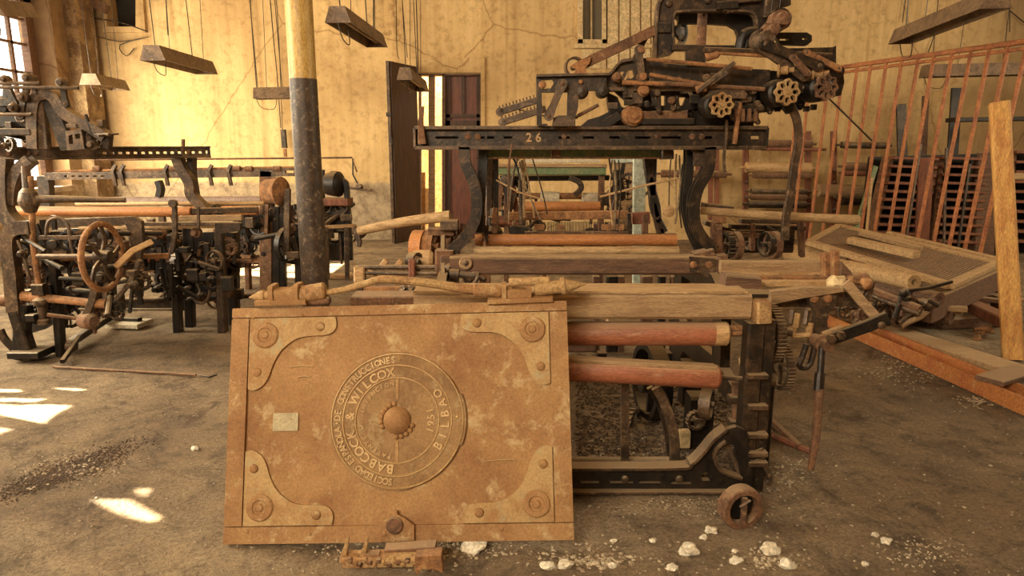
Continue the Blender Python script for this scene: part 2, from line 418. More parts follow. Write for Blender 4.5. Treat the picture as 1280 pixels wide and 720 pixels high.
# back wall with a doorway and two high windows
def bx(x, y): p = P(x, y, YB); return (p.x, p.z)
d0, d1 = bx(510, 187)[0], bx(604, 187)[0]; dtop = bx(560, 92)[1]
w0, w1 = bx(722, 57)[0], bx(826, 57)[0]; wz = bx(760, 60)[1]
k0, k1 = bx(136, 30)[0], bx(175, 30)[0]; kz = bx(150, 36)[1]
mb = MB().plate(rc(XL - .4, XR, -.1, ZC), (0, YB + .5, 0), (1, 0, 0), (0, 0, 1), .5,
     [rc(d0, d1, .0, dtop), rc(w0 + .06, w1 - .75, wz + .1, wz + 1.2), rc(k0, k1, kz, kz + 1.1)])
structure(mb.build('wall_back', wallm))
structure(MB().box(((d0 + d1) / 2, 11.5 + 1.9, 1.5), 5.5, .1, 3.2).build('wall_passage', cream))
# splayed plaster head and right reveal of the doorway stand a little proud
r_ = MB().pplate([(513, 74), (606, 72), (606, 300), (601, 300), (601, 91), (513, 91)], YB, .05)
structure(r_.build('trim_1', wallm))
# left wall with two tall windows
y10, y11, z10, z11 = 8.75, 10.62, .95, 3.7
y20, y21, z20, z21 = 2.2, 8.1, .95, 4.5
mb = MB().plate(rc(-3, YB + .5, -.1, ZC), (XL - .45, 0, 0), (0, 1, 0), (0, 0, 1), .45, [rc(y10, y11, z10, z11), rc(y20, y21, z20, z21)])
structure(mb.build('wall_left', wallm))
structure(MB().box((XL + .10, 11.15, 2.3), .20, .45, 4.6).build('trim_2', sooty))
structure(MB().box(((XL + XR) / 2, 4.4, ZC + .1), XR - XL + 1, 15.4, .2).build('ceiling', wallm))
structure(MB().box((XR + .1, 4.4, 2.3), .2, 15, 4.9).build('wall_right', wallm))
structure(MB().box(((XL + XR) / 2, -3.1, 2.3), XR - XL + 1, .2, 4.9).build('wall_near', wallm))
# window 1: iron and timber frame with panes
w = MB()
for y in (y10 + .06, y11 - .09): w.box((XL - .32, y, (z10 + z11) / 2), .12, .16, z11 - z10)
for z in (z10 + .05, 2.15, z11 - .06): w.box((XL - .32, (y10 + y11) / 2, z), .12, y11 - y10, .12)
win = structure(w.build('window_1', woodd))
for k, y in enumerate((y10 + .5, y10 + .95, y10 + 1.4)): MB().box((XL - .32, y, (z10 + z11) / 2), .05, .045, z11 - z10 - .1).build('glazing_bar', woodd, win)
for z in (1.45, 1.8, 2.6, 3.0, 3.35): MB().box((XL - .32, (y10 + y11) / 2, z), .05, y11 - y10 - .1, .035).build('glazing_bar', woodd, win)
ys = [y10 + .1, y10 + .5, y10 + .95, y10 + 1.4, y11 - .1]; zs = [z10 + .1, 1.45, 1.8, 2.15, 2.6, 3.0, 3.35, z11 - .1]
pn = None; rnd = random.Random(4)
for a in range(4):
    for b in range(7):
        if rnd.random() < .3: continue           # broken out
        MB().box((XL - .33, (ys[a] + ys[a + 1]) / 2, (zs[b] + zs[b + 1]) / 2), .006, ys[a + 1] - ys[a] - .02, zs[b + 1] - zs[b] - .02).build('pane', glassm, win)
structure(MB().box((XL - .2, (y10 + y11) / 2, z10 - .03), .5, y11 - y10 + .1, .08).build('trim_3', wallm))
# window 2: unseen shutter added as a gobo, its holes shaped to throw the sun patches
def patch(pts):
    out = []
    for (x, y) in pts:
        p = PZ(x, y); t = (p.x - (XL - .3)) / SUN.x; q = p - SUN * t; out.append((q.y, q.z))
    return out
holes = [patch([(-60, 484), (28, 487), (30, 490), (-60, 490)]), patch([(-60, 497), (62, 498), (50, 502), (-60, 502)]),
         patch([(-60, 505), (92, 506), (74, 518), (58, 532), (-20, 514), (-60, 512)]), patch([(60, 483), (112, 486), (98, 488), (70, 486)]),
         patch([(108, 623), (165, 624), (206, 648), (190, 656), (140, 640)]), patch([(164, 610), (192, 611), (184, 622), (172, 620)]),
         patch([(306, 706), (345, 709), (372, 722), (330, 722)]), patch([(98, 591), (112, 590), (111, 594), (102, 594)]), patch([(-60, 528), (22, 538), (0, 545), (-60, 536)])]
sh = MB().plate(rc(y20 - .05, y21 + .05, z20 - .05, z21 + .05), (XL - .32, 0, 0), (0, 1, 0), (0, 0, 1), .04, holes)
sh = structure(sh.build('shutter_gobo', woodd, smooth=0))
for k in range(12): MB().box((XL - .25, y20 + .25 + k * .49, z20 + .15), .03, .02, .2).build('batten', doorw, sh)
# high window over the cupboard boards, cream painted
w = MB()
for (a, b, c, d) in ((722, 728, -12, 55), (752, 757, -12, 55), (722, 757, 50, 56)): w.pplate([(a, c), (b, c), (b, d), (a, d)], YB, .07)
w3 = structure(w.build('window_3', cream))
MB().box(((w0 + w1) / 2, YB - .04, wz + .02), w1 - w0 + .12, .14, .07).build('window_sill', cream, w3)
MB().pplate([(728, -12), (752, -12), (752, 51), (728, 51)], YB + .12, .01).build('pane', glassm, w3)
MB().pplate([(720, -12), (764, -12), (764, 56), (720, 56)], YB + .3, .02).build('dark_backing', dark, w3)  # near-black sheet set behind the panes to make them dark
MB().pplate([(738, -12), (740, -12), (740, 51), (738, 51)], YB + .1, .03).build('glazing_bar', cream, w3)
for k, (a, b) in enumerate(((759, 772), (774, 786), (788, 799), (801, 812), (814, 826))):
    MB().pplate([(a, -12), (b, -12), (b, 86), (a, 86)], YB, .05).build('board', cream, w3)
MB().pplate([(727, 62), (757, 62), (757, 86), (727, 86)], YB, .04).build('board', cream, w3)
# dark square window at the left
w = MB().pplate([(131, -12), (180, -12), (184, 41), (131, 41)], YB, .06, [[(136, -8), (172, -8), (172, 34), (136, 34)]])
w4 = structure(w.build('window_4', wallm)); MB().pplate([(134, -12), (176, -12), (176, 37), (134, 37)], YB + .3, .02).build('dark_backing', dark, w4)  # near-black sheet closes this opening from behind
MB().bar(P(104, -3, YB - .1), P(134, 12, YB - .1), .12, .14).build('lintel_beam', woodd, w4)
# doorway: frame and what stands in it
w = MB()
for (a, b, c, d) in ((513, 517, 92, 300), (524, 527, 92, 300), (553, 557, 92, 300), (600, 604, 92, 300)): w.pplate([(a, c), (b, c), (b, d), (a, d)], YB + .1, .08)
w.pplate([(513, 90), (604, 90), (604, 95), (513, 95)], YB + .1, .08)
fr = structure(w.build('door_1', woodd))
def leaf(x0, x1, y0, y1, Y, m, parent, n='door_panel', t=.05): return MB().pplate([(x0, y0), (x1, y0), (x1, y1), (x0, y1)], Y, t).build(n, m, parent)
leaf(557, 600, 95, 302, YB + .2, doorr, fr)
for (a, b, c, d) in ((557, 563, 95, 300), (577, 581, 95, 142), (557, 600, 143, 147), (557, 600, 151, 159), (596, 600, 95, 300)): leaf(a, b, c, d, YB + .15, doorw, fr, 'door_rail')
leaf(536, 544, 95, 300, YB + .16, wood, fr, 'door_post')
leaf(518, 532, 215, 300, YB + .5, wood, fr, 'low_panel')
leaf(532, 541, 235, 272, YB + .45, cream, fr, 'low_panel')
# the open leaf, turned into the room
a, b = P(512, 187, YB - .05), P(490, 187, YB - .75)
lf = MB().bar(V((a.x + .12, a.y, 1.42)), V((b.x, b.y, 1.42)), .07, 2.78, (0, 0, 1)).build('door_2', doorw); structure(lf)
MB().bar(V((b.x - .02, b.y, .05)), V((b.x - .02, b.y, 2.81)), .05, .08).build('door_edge', ironb, lf)
MB().bar(P(483, 143, YB - .78), P(489, 143, YB - .78), .05, .06).build('door_latch', iron, lf)
MB().bar(P(487, 162, YB - .8), P(490, 180, YB - .8), .03, .03).build('door_handle', iron, lf)

# iron column
pc = PZ(393, 401); pc.y = 5.6; pc.x = P(384, 187, 5.6).x
ct = thing('iron_column', 'tall round iron column, ochre above and chipped black below, left of the rusty plate', 'column', (pc.x, pc.y, 0))
zb = P(377, 99, 5.6).z
MB().lathe((pc.x, pc.y, zb), (0, 0, 1), [(0, .104), (ZC - zb, .112)], 32).build('upper_shaft', colup, ct)
MB().lathe((pc.x, pc.y, -.02), (0, 0, 1), [(0, .16), (.05, .16), (.07, .108), (zb + .02, .107)], 32).build('lower_shaft', collo, ct)

# ------------------------------------------------------------------ rubble
rnd = random.Random(11); mb = MB()
def peb(x, y, r): mb.ball((x, y, floor_z(x, y) + r * .3), r, rnd.random() * 50, .3, 1, (1, rnd.uniform(.7, 1.1), .6))
for k in range(2600):
    y = 1.95 + 3.2 * rnd.random() ** 1.6; x = rnd.uniform(-.8, .9) * y
    peb(x, y, rnd.uniform(.002, .006) * (1.6 if rnd.random() < .06 else 1))
for (cx, cy, n, sx, sy, rr) in ((540, 690, 260, 150, 14, .008), (740, 700, 200, 60, 14, .009), (850, 630, 260, 110, 16, .005), (1130, 460, 260, 70, 22, .009), (1150, 690, 160, 60, 20, .006),
                                (90, 585, 260, 70, 20, .008), (980, 590, 150, 40, 25, .007), (1220, 500, 80, 30, 10, .01), (760, 560, 260, 60, 25, .008), (960, 700, 120, 50, 14, .008)):
    for k in range(n):
        p = PZ(cx + rnd.gauss(0, .5) * sx, cy + rnd.gauss(0, .5) * sy); peb(p.x, p.y, rr * rnd.uniform(.3, 1.1))
tag(mb.build('rubble', pebble, smooth=0), 'small pale crumbs of plaster and grit scattered over the floor', 'rubble', kind='stuff')
mb = MB()
for k in range(3500):
    p = PZ(rnd.uniform(720, 960), rnd.uniform(470, 600)); mb.ball((p.x, p.y, floor_z(p.x, p.y) + .003), rnd.uniform(.004, .012), rnd.random() * 50, .4, 1, (1, 1, .5))
for k in range(2600):
    t = rnd.gauss(0, .42); p = PZ(85 + 95 * t, 588 - 33 * t + rnd.gauss(0, 7)); mb.ball((p.x, p.y, floor_z(p.x, p.y) + .002), rnd.uniform(.002, .006), rnd.random() * 50, .4, 1, (1, 1, .5))
tag(mb.build('soil_crumbs', soil, smooth=0), 'dark crumbs and flakes lying under the near loom and in the floor hollow at left', 'debris', kind='stuff')
stones = [((593, 687), 16, 'grey-tan chunk of stone at the foot of the plate, right of the rusty clamp'), ((862, 692), 13, 'flat whitish stone in front of the loom, left of the pair by the wheel'),
          ((963, 689), 12, 'white stone just below the cast wheel at the loom foot'), ((984, 708), 11, 'white stone at the bottom edge, right of and below another white one'),
          ((684, 711), 9, 'grey lump of plaster at the bottom edge under the plate corner'), ((707, 709), 9, 'pale lump of plaster beside a grey one at the bottom edge'),
          ((888, 665), 8, 'small pale stone between the flat stone and the cast wheel'), ((879, 674), 5, 'tiny pale chip just left of the cast wheel stones'),
          ((816, 678), 5, 'small white pebble above and left of the flat whitish stone'), ((840, 711), 7, 'small pale stone at the bottom edge below the flat stone'),
          ((765, 709), 6, 'white pebble at the bottom edge beside the dark earth'), ((767, 678), 4, 'white pebble on bare ground right of the plate corner'),
          ((920, 703), 8, 'pale stone below the cast wheel, left of the white pair'), ((918, 690), 4, 'tiny pebble left of the white stone under the wheel'),
          ((1108, 678), 7, 'grey pebble heap stone on the right floor, largest of its cluster'), ((1094, 669), 5, 'pale pebble just above the grey one on the right floor'),
          ((1081, 706), 5, 'pale pebble near the bottom edge in the right floor'), ((244, 563), 5, 'white chip on the floor left of the plate'), ((940, 636), 5, 'white chip lying in front of the cast wheel')]
for (q, r, lb) in stones:
    p = PZ(*q); rr = px(r, p.y); p.z = floor_z(p.x, p.y) + rr * .42
    tag(MB().ball(p, rr, q[0], .28, 3, (1.05, .8, .62)).build('stone', stone_m, smooth=28), lb, 'stone', 'loose stones on the floor')
# thin sticks and irons lying on the floor
def rod_on_floor(name, lb, cat, pts, r, m, n=8):
    q = [PZ(*p) + V((0, 0, r + .004)) for p in pts]; return tag(MB().tube(q, r, n).build(name, m), lb, cat)
rod_on_floor('iron_rod', 'long thin iron rod lying on the floor left of the plate', 'rod', [(67, 461), (160, 466), (245, 471)], .009, rustd)
rod_on_floor('wire_piece', 'short kinked wire at the end of the long floor rod', 'wire', [(250, 471), (262, 473), (271, 470)], .006, black)
rod_on_floor('iron_bar', 'rusty pipe lying on the floor behind the near loom, upper of two', 'pipe', [(960, 528), (1000, 565)], .02, rustd)
rod_on_floor('iron_bar', 'rusty pipe lying on the floor behind the near loom, lower of two', 'pipe', [(962, 548), (1014, 570)], .018, woodr)
p0, p1 = PZ(142, 408), PZ(182, 409)
pb = tag(MB().bar(p0 + V((0, 0, .03)), p1 + V((0, 0, .03)), .22, .04).build('pale_board', whitec), 'short pale board on the floor beside the left machine', 'board')
tag(MB().bar(p0 + V((.05, .02, .065)), p1 + V((-.04, .0, .07)), .05, .03).build('dark_bracket', black), 'small dark bracket lying on the pale board', 'bracket')

# ================================================================== RUSTED BOILER PLATE
def corner(x, y, Y=None): return PZ(x, y) if Y is None else P(x, y, Y)
BL, BR, TL = V((-1.109, 2.369, .012)), V((.235, 2.336, .052)), V((-1.132, 2.678, .869))
UX = (BR - BL); PW = UX.length; UX.normalize()
UY = TL - BL; UY -= UX * UY.dot(UX); PH = UY.length; UY.normalize(); UN = UX.cross(UY).normalized()
def PL(x, y):                       # photo point -> (a, b) on the plate
    d = ray(x, y); o = V((0, 0, CAM_H)); t = (BL - o).dot(UN) / d.dot(UN); q = o + d * t - BL
    return q.dot(UX), q.dot(UY)
def L3(a, b, h=0): return BL + UX * a + UY * b + UN * h
bp = thing('boiler_door_plate', 'large rusty cast plate with round maker medallion leaning against the loom', 'metal plate', (BL + BR) / 2)
letm = worn('relief_highlight_iron', (.48, .32, .14), (.38, .23, .09), None, 6, 110, .5, .25, .3)  # paler tone painted in so the raised relief seems to catch light
medm = worn('grimy_shaded_ground', (.30, .175, .070), (.22, .120, .046), (.36, .26, .125), 6, 110, .7, .15, .45)  # grime plus painted shade, darker so the lettering stands out
T0 = -.035
MB().plate(rc(0, PW, 0, PH), L3(0, 0, T0), UX, UY, .03).build('plate_sheet', panelm, bp)
ix0, iy0 = PL(303, 659); ix1, iy1 = PL(694, 655)[0], PL(500, 393)[1]; iy0 = PL(500, 656)[1]
gp = .004
for nm, rr in (('border_bar', rc(0, PW, iy1, PH)), ('border_bar', rc(0, PW, 0, iy0)), ('border_bar', rc(0, ix0, iy0 + gp, iy1 - gp)), ('border_bar', rc(ix1, PW, iy0 + gp, iy1 - gp))):
    (xa, za), (xb, zb_) = rr[0], rr[2]; c = .003
    q = [(xa + c, za), (xb - c, za), (xb, za + c), (xb, zb_ - c), (xb - c, zb_), (xa + c, zb_), (xa, zb_ - c), (xa, za + c)]
    MB().plate(q, L3(0, 0, -.005), UX, UY, .014).build(nm, panelm, bp)
# border rivets
for x, y in ((318, 397), (379, 394), (461, 391), (530, 389), (605, 388), (678, 387), (296, 600), (388, 667), (310, 664), (478, 665), (628, 661), (708, 500), (707, 620), (704, 560)):
    a, b = PL(x, y); MB().dome(L3(a, b, .009), UN, .007).build('rivet', panelm, bp)
# corner plates: one outline, mirrored
co = [(0, 0), (.345, 0), (.350, -.035), (.335, -.062), (.30, -.073), (.23, -.076), (.18, -.09), (.13, -.13), (.10, -.18), (.085, -.225), (.065, -.262), (.03, -.285), (0, -.28)]
cs_ = spline([V((x, y, 0)) for x, y in co[1:]], 4)
for sx, sy, ox, oy in ((1, 1, ix0 + gp, iy1 - gp), (-1, 1, ix1 - gp, iy1 - gp), (1, -1, ix0 + gp, iy0 + gp), (-1, -1, ix1 - gp, iy0 + gp)):
    ol = [(ox, oy)] + [(ox + sx * p.x, oy + sy * p.y) for p in cs_]
    if sx * sy < 0: ol = ol[::-1]
    cpl = MB().plate(ol, L3(0, 0, -.006), UX, UY, .013).build('corner_plate', plate_m, bp)
    def at(x, y, h=.007): return L3(ox + sx * x, oy + sy * y, h)
    MB().lathe(at(.065, -.068, .005), UN, [(0, .052), (.006, .052), (.010, .047), (.011, .03), (.007, .026), (.008, .016), (.013, .012), (.014, .0)], 32).build('boss', panelm, cpl)
    MB().dome(at(.285, -.038), UN, .019).build('rivet', panelm, cpl)
    MB().dome(at(.036, -.215), UN, .018).build('rivet', panelm, cpl)
# name tag
a, b = PL(341, 539); a2, b2 = PL(373, 516)
MB().plate(rc(a, a2, b, b2), L3(0, 0, -.005), UX, UY, .007).build('small_nameplate', worn('tarnished_nameplate', (.40, .33, .18), (.30, .24, .13), None, 20, 120, .5, .1), bp)['label'] = 'small pale rectangular nameplate'
# medallion
ma, mbb = PL(497, 525); MR = (PL(582, 525)[0] - PL(413, 525)[0]) / 2
def mr(t):                          # outline radius by angle
    d = math.degrees(t) % 360
    if d > 180: d -= 360
    if -22 < d < 24: return 1.02
    if 24 <= d < 80: return .955
    if -75 < d <= -22: return .955
    return 1.0
NO = 120
ol = [(ma + MR * mr(2 * math.pi * i / NO) * math.cos(2 * math.pi * i / NO), mbb + MR * mr(2 * math.pi * i / NO) * math.sin(2 * math.pi * i / NO)) for i in range(NO)]
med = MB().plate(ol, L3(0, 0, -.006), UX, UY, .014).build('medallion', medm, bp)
def torus_ring(r, w, h, name, par):
    m = MB(); n = 96
    m.sweep([L3(ma + r * math.cos(2 * math.pi * i / n), mbb + r * math.sin(2 * math.pi * i / n), h) for i in range(n + 1)], ring(w, 6), None, None, False)
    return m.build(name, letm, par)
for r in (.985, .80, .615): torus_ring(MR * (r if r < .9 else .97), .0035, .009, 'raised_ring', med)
dg = bpy.context.evaluated_depsgraph_get()
def glyph(ch, size, ext):
    cu = bpy.data.curves.new('glyph', 'FONT'); cu.body = ch; cu.size = size; cu.extrude = ext; cu.align_x = 'CENTER'; cu.resolution_u = 2; cu.offset = size * .02
    ob = bpy.data.objects.new('glyph', cu); col.objects.link(ob); bpy.context.view_layer.update()
    me = bpy.data.meshes.new_from_object(ob.evaluated_get(bpy.context.evaluated_depsgraph_get()))
    bpy.data.objects.remove(ob); bpy.data.curves.remove(cu); return me
GC = {}
def letters(text, r, a0, a1, size, inward=False, name='lettering', sx=1.0, single=False):
    """letters spread from angle a0 to a1 (degrees, counter-clockwise from the right); inward: heads towards the centre"""
    m = MB(); n = len(text)
    for i, ch in enumerate(text):
        if ch == ' ': continue
        key = (ch, size)
        if key not in GC: GC[key] = glyph(ch, size, .0045)
        an = R(a0 + (a1 - a0) * (i / max(n - 1, 1)))
        rad = UX * math.cos(an) + UY * math.sin(an); tan = UX * -math.sin(an) + UY * math.cos(an)
        if inward: xa, ya = tan, -rad; base = r + size * .36
        else: xa, ya = -tan, rad; base = r - size * .36
        c = L3(ma, mbb, .0085) + rad * base
        M = Matrix(((xa.x * sx, ya.x, UN.x, c.x), (xa.y * sx, ya.y, UN.y, c.y), (xa.z * sx, ya.z, UN.z, c.z), (0, 0, 0, 1)))
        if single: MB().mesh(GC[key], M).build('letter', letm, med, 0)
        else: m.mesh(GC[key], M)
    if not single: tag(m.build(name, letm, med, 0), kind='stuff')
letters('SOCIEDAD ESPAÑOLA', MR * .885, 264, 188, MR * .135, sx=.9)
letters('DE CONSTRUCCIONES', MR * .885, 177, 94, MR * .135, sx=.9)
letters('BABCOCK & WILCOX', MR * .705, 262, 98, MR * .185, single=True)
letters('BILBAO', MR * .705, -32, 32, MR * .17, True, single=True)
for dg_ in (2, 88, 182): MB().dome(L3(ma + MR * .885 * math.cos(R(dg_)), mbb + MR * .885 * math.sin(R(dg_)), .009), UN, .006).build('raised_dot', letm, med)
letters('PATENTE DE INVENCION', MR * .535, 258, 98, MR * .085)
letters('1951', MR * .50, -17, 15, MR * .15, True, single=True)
MB().bar(L3(ma, mbb + MR * .3, .008), L3(ma, mbb + MR * .6, .008), .012, .006, UN).build('spoke_ridge', plate_m, med)
MB().bar(L3(ma, mbb - MR * .3, .008), L3(ma, mbb - MR * .6, .008), .012, .006, UN).build('spoke_ridge', plate_m, med)
MB().lathe(L3(ma, mbb, .004), UN, [(0, MR * .2), (.012, MR * .2), (.028, MR * .15), (.036, MR * .08), (.038, 0)], 28).build('centre_boss', panelm, med)
for k in range(12):
    an = R(100 + k * 17) if k < 7 else R(-40 - (k - 7) * 18 + 20)
    d = UX * math.cos(an) + UY * math.sin(an)
    MB().ball(L3(ma, mbb, .010) + d * MR * .24, .011, k, .1, 2).build('petal', panelm, med)
# scratches and bumps
for (p, q) in (((362, 459), (391, 458)), ((372, 472), (388, 471)), ((605, 577), (645, 575))):
    a, b = PL(*p), PL(*q); MB().sweep([L3(*a, -.004), L3((a[0] + b[0]) / 2, (a[1] + b[1]) / 2 + .004, -.003), L3(*b, -.004)], ring(.004, 6)).build('weld_scar', plate_m, bp)
# lug at the foot
lug = MB().plate([PL(474, 676), PL(519, 674), PL(519, 655), PL(507, 646), PL(496, 641), PL(482, 648), PL(474, 655)], L3(0, 0, .008), UX, UY, .016).build('foot_lug', panelm, bp)
MB().lathe(L3(*PL(495, 655), .02), UN, [(0, .032), (.012, .032), (.016, .027), (.018, 0)], 24).build('boss', rustd, lug)
MB().dome(L3(*PL(482, 666), .022), UN, .012).build('rivet', panelm, lug)
MB().dome(L3(*PL(508, 666), .022), UN, .010).build('rivet', panelm, lug)
MB().bar(L3(*PL(496, 645), .015), L3(*PL(496, 637), .015), .01, .012).build('pin', panelm, lug)
# bracket blocks on the top edge with cone-ended pins and the bent rod between them
def hinge(xs, Y, flip):
    f = lambda x, y: P(x, y, Y)
    s_ = -1 if flip else 1
    X = lambda x: xs + s_ * x
    base = MB().bar(f(X(-25), 377), f(X(38), 375), .09, .022).build('hinge_foot', panelm, bp)
    y0 = 0
    br_ = MB().bar(f(X(-5), 369), f(X(24), 368), .07, .055); br_.bar(f(X(-9), 366), f(X(-3), 366), .085, .068, (0, 0, 1)); br_.bar(f(X(22), 365), f(X(28), 365), .085, .072, (0, 0, 1))
    br_.build('hinge_block', panelm, bp)
    return f, X
Yh = 2.68
f, X = hinge(348, Yh, False)
MB().lathe(f(311, 372), f(343, 368) - f(311, 372), [(0, .002), (.04, .020), (.065, .024), (.07, .017), (.085, .017), (.09, .026), (.10, .026)], 18).build('cone_pin', rusty, bp)
MB().lathe(f(372, 369), f(408, 363) - f(372, 369), [(0, .032), (.005, .035), (.11, .035), (.118, .026)], 20).build('hinge_pin', rusty, bp)
MB().lathe(f(384, 377), f(412, 375) - f(384, 377), [(0, .018), (.09, .018), (.095, .012)], 16).build('hinge_pin', rustd, bp)
Yh += .0; f, X = hinge(655, Yh, True)
MB().bar(f(610, 374), f(690, 371), .12, .018).build('hinge_foot', panelm, bp)
MB().lathe(f(668, 362), f(722, 356) - f(668, 362), [(0, .024), (.004, .028), (.105, .028), (.108, .038), (.122, .038), (.126, .030), (.21, .002)], 20).build('cone_pin', rusty, bp)
MB().lathe(f(636, 353), f(688, 351) - f(636, 353), [(0, .015), (.005, .018), (.16, .018), (.165, .012)], 16).build('hinge_pin', rusty, bp)
MB().sweep(spline([f(406, 366), f(430, 362), f(455, 355), f(478, 349), (f(510, 351)), f(545, 355), f(590, 362), f(640, 364)], 5), ring(.017, 10), None, [.7 + .5 * i / 35 for i in range(36)]).build('bent_rod', rusty, bp)
MB().lathe(f(592, 363), f(626, 364) - f(592, 363), [(0, .022), (.004, .026), (.10, .026), (.11, .024)], 16).build('rod_sleeve', rusty, bp)

# clamp lying in front of the plate
cl = thing('rusty_clamp', 'corroded jaw clamp lying on the ground under the foot of the plate', 'clamp', PZ(490, 712))
YC0 = 2.19
q = lambda x, y, Y=YC0: P(x, y, Y)
MB().bar(q(430, 699), q(522, 697), .06, .04).build('clamp_body', rusty, cl)
MB().bar(q(482, 686, 2.22), q(545, 682, 2.22), .05, .02).build('top_plate', rustd, cl)
MB().pplate([(521, 686), (553, 684), (555, 706), (549, 702), (541, 701), (530, 701), (524, 708), (521, 702)], YC0 + .01, .05).build('end_block', rust, cl)
for x in (430, 454):
    MB().sweep(spline([q(x, 700), q(x + 1, 690), q(x + 3, 682), q(x + 5, 671)], 3), rect(.026, .035), (0, 1, 0), [1 - .075 * i for i in range(10)]).build('jaw', rusty, cl)
MB().bar(q(455, 694), q(475, 694), .03, .025).build('jaw_web', rustd, cl)
for k in range(14):
    MB().ball(q(438 + k * 6, 700 + (k % 3) * 2.5, YC0 - .03), .011, k, .3, 2).build('rust_nodule', rusty if k % 2 else rustd, cl)
# ================================================================== THE NEAR LOOM (number 26)
lo = thing('power_loom', 'near power loom numbered 26 on its top beam, beneath the dark overhead mechanism', 'loom', (.4, 3.6, 0))
YF = 2.83                                            # its front
# right side frame: legs, top rail and the curved casting at the foot
XR1 = P(958, 440, YF).x
def side(X, mat, d=.05):
    """one cast side, standing along Y at X, with openings"""
    out = [(2.80, 0), (2.93, 0), (2.96, .12), (3.10, .26), (3.6, .30), (4.1, .26), (4.28, .1), (4.32, 0), (4.46, 0), (4.46, .3), (4.40, .78), (4.2, .86), (3.6, .84), (3.45, .78), (3.0, .79), (2.80, .79)]
    h1 = [(2.92, .40), (3.0, .34), (3.35, .40), (3.38, .68), (2.95, .70)]
    h2 = [(3.50, .42), (4.1, .38), (4.26, .44), (4.22, .72), (3.55, .74)]
    return MB().plate(out, (X, 0, 0), (0, 1, 0), (0, 0, 1), d, [h1, h2]).build('side_frame', mat, lo)
sfr = side(XR1 - .03, iron); sfl = side(-.40, iron)
# front leg post, dark, under the end of the breast beam
for (x, Y, w, y0, y1) in ((943, YF, 20, 402, 612),):
    MB().bar(P(x, y0, Y), V((P(x, y0, Y).x, Y, 0)), .075, .085, (0, 1, 0)).build('front_leg', iron, lo)
MB().bar(V((-.40, YF, .80)), V((-.40, YF, 0)), .075, .085, (0, 1, 0)).build('front_leg', iron, lo)
for y in (467, 505, 540, 563, 575): MB().box(P(943, y, YF - .02), .085, .10, .022).build('leg_collar', ironb, lo)
MB().bar(P(961, 470, 3.0), V((P(961, 470, 3.0).x, 3.0, 0)), .045, .06, (0, 1, 0)).build('rear_post', black, lo)
# breast beam: split plank on a timber
a = P(690, 383, YF).z
bt, bb = .897, .785; x0 = -.42; x1 = P(940, 380, YF).x
MB().bar(V((x0, 2.93, (bt + bb) / 2)), V((x1, 2.93, (bt + bb) / 2)), .20, bt - bb, (0, 0, 1)).build('breast_beam', wood, lo)
# splintered top layer
rnd = random.Random(3)
ol = [(x0, .0)] + [(x0 + (x1 - x0) * t, .012 * rnd.random() - .006) for t in [i / 24 for i in range(1, 24)]] + [(x1 - .02, 0), (x1 - .10, .17), (x0, .18)]
tp = MB().plate(ol, (0, 2.832, bt + .001), (1, 0, 0), (0, 1, 0), .012).build('splintered_plank', pole_m, lo)
# cast boss on the end of the beam
MB().bar(P(951, 375, YF - .01), P(951, 401, YF - .01), .062, .10, (0, 1, 0)).build('beam_end_block', rusty, lo)
MB().plate([(0, 0), (.07, 0), (.10, .10), (.0, .12)], P(940, 372, YF + .02), (1, 0, 0), (0, 1, 0), .015).build('end_plate', iron, lo)
# rollers
A, B = P(640, 417, YF + .06), P(910, 417, YF + .06)
A.x = -.36
MB().lathe(A, B - A, [(0, .050), (.005, .053), ((B - A).length - .06, .053)], 28).build('cloth_roller', redroll, lo)
MB().lathe(B - V((.065, 0, 0)), (1, 0, 0), [(0, .0535), (.055, .0535), (.063, .046), (.063, .02)], 28).build('roller_cap', tanroll, lo)
cyl('roller_shaft', rust, lo, B, P(937, 415, YF + .06), .014)
MB().bar(P(908, 410, YF + .05), P(934, 410, YF + .05), .01, .022).build('shaft_key', rust, lo)
A, B = P(655, 458, YF - .03), P(898, 471, YF + .0)
A = A + (A - B) * .35
MB().lathe(A, B - A, [(0, .050), (.005, .053), ((B - A).length - .012, .053), ((B - A).length, .045), ((B - A).length, .012)], 28).build('take_up_roller', redroll, lo)
MB().bar(A + V((0, -.01, .048)), B + V((-.02, -.01, .048)), .055, .018).build('roller_lath', wood, lo)
cyl('roller_shaft', ironb, lo, B, P(932, 474, YF), .012)
# curved cast front rail near the floor
def at26(x, y, Y=YF + .05): return P(x, y, Y)
rl = [(560, 582), (845, 580), (862, 574), (875, 562), (888, 546), (905, 534), (918, 530), (928, 534), (932, 545), (938, 600), (938, 612), (560, 614)]
h = [[(888, 572), (896, 560), (906, 553), (914, 552), (918, 560), (924, 594), (908, 590), (895, 582)], [(872, 591), (880, 586), (888, 591), (885, 597), (876, 597)],
     [(725, 597), (748, 597), (748, 600), (725, 600)], [(761, 597), (790, 597), (790, 600), (761, 600)], [(797, 597), (824, 597), (824, 600), (797, 600)], [(836, 598), (862, 598), (862, 601), (836, 601)]]
MB().pplate(rl, 2.80, .03, h).build('front_rail', black, lo)
YY = 2.775
MB().sweep(spline([P(x, y, YY) for x, y in [(560, 584), (700, 583), (845, 582), (862, 577), (876, 564), (890, 547), (906, 534)]], 5), rect(.014, .07), (0, -1, 0)).build('rail_flange', ironb, lo)
MB().sweep([P(560, 612, YY), P(922, 612, YY)], rect(.014, .07), (0, -1, 0)).build('rail_flange', ironb, lo)
MB().sweep(spline([P(x, y, YY) for x, y in [(906, 550), (894, 560), (892, 574), (902, 588), (926, 596)]], 5), rect(.012, .05), (0, -1, 0)).build('rail_rib', ironb, lo)
for x in (781, 849): bolt(lo, P(x, 599, 2.77), r=.018, mat=ironb)
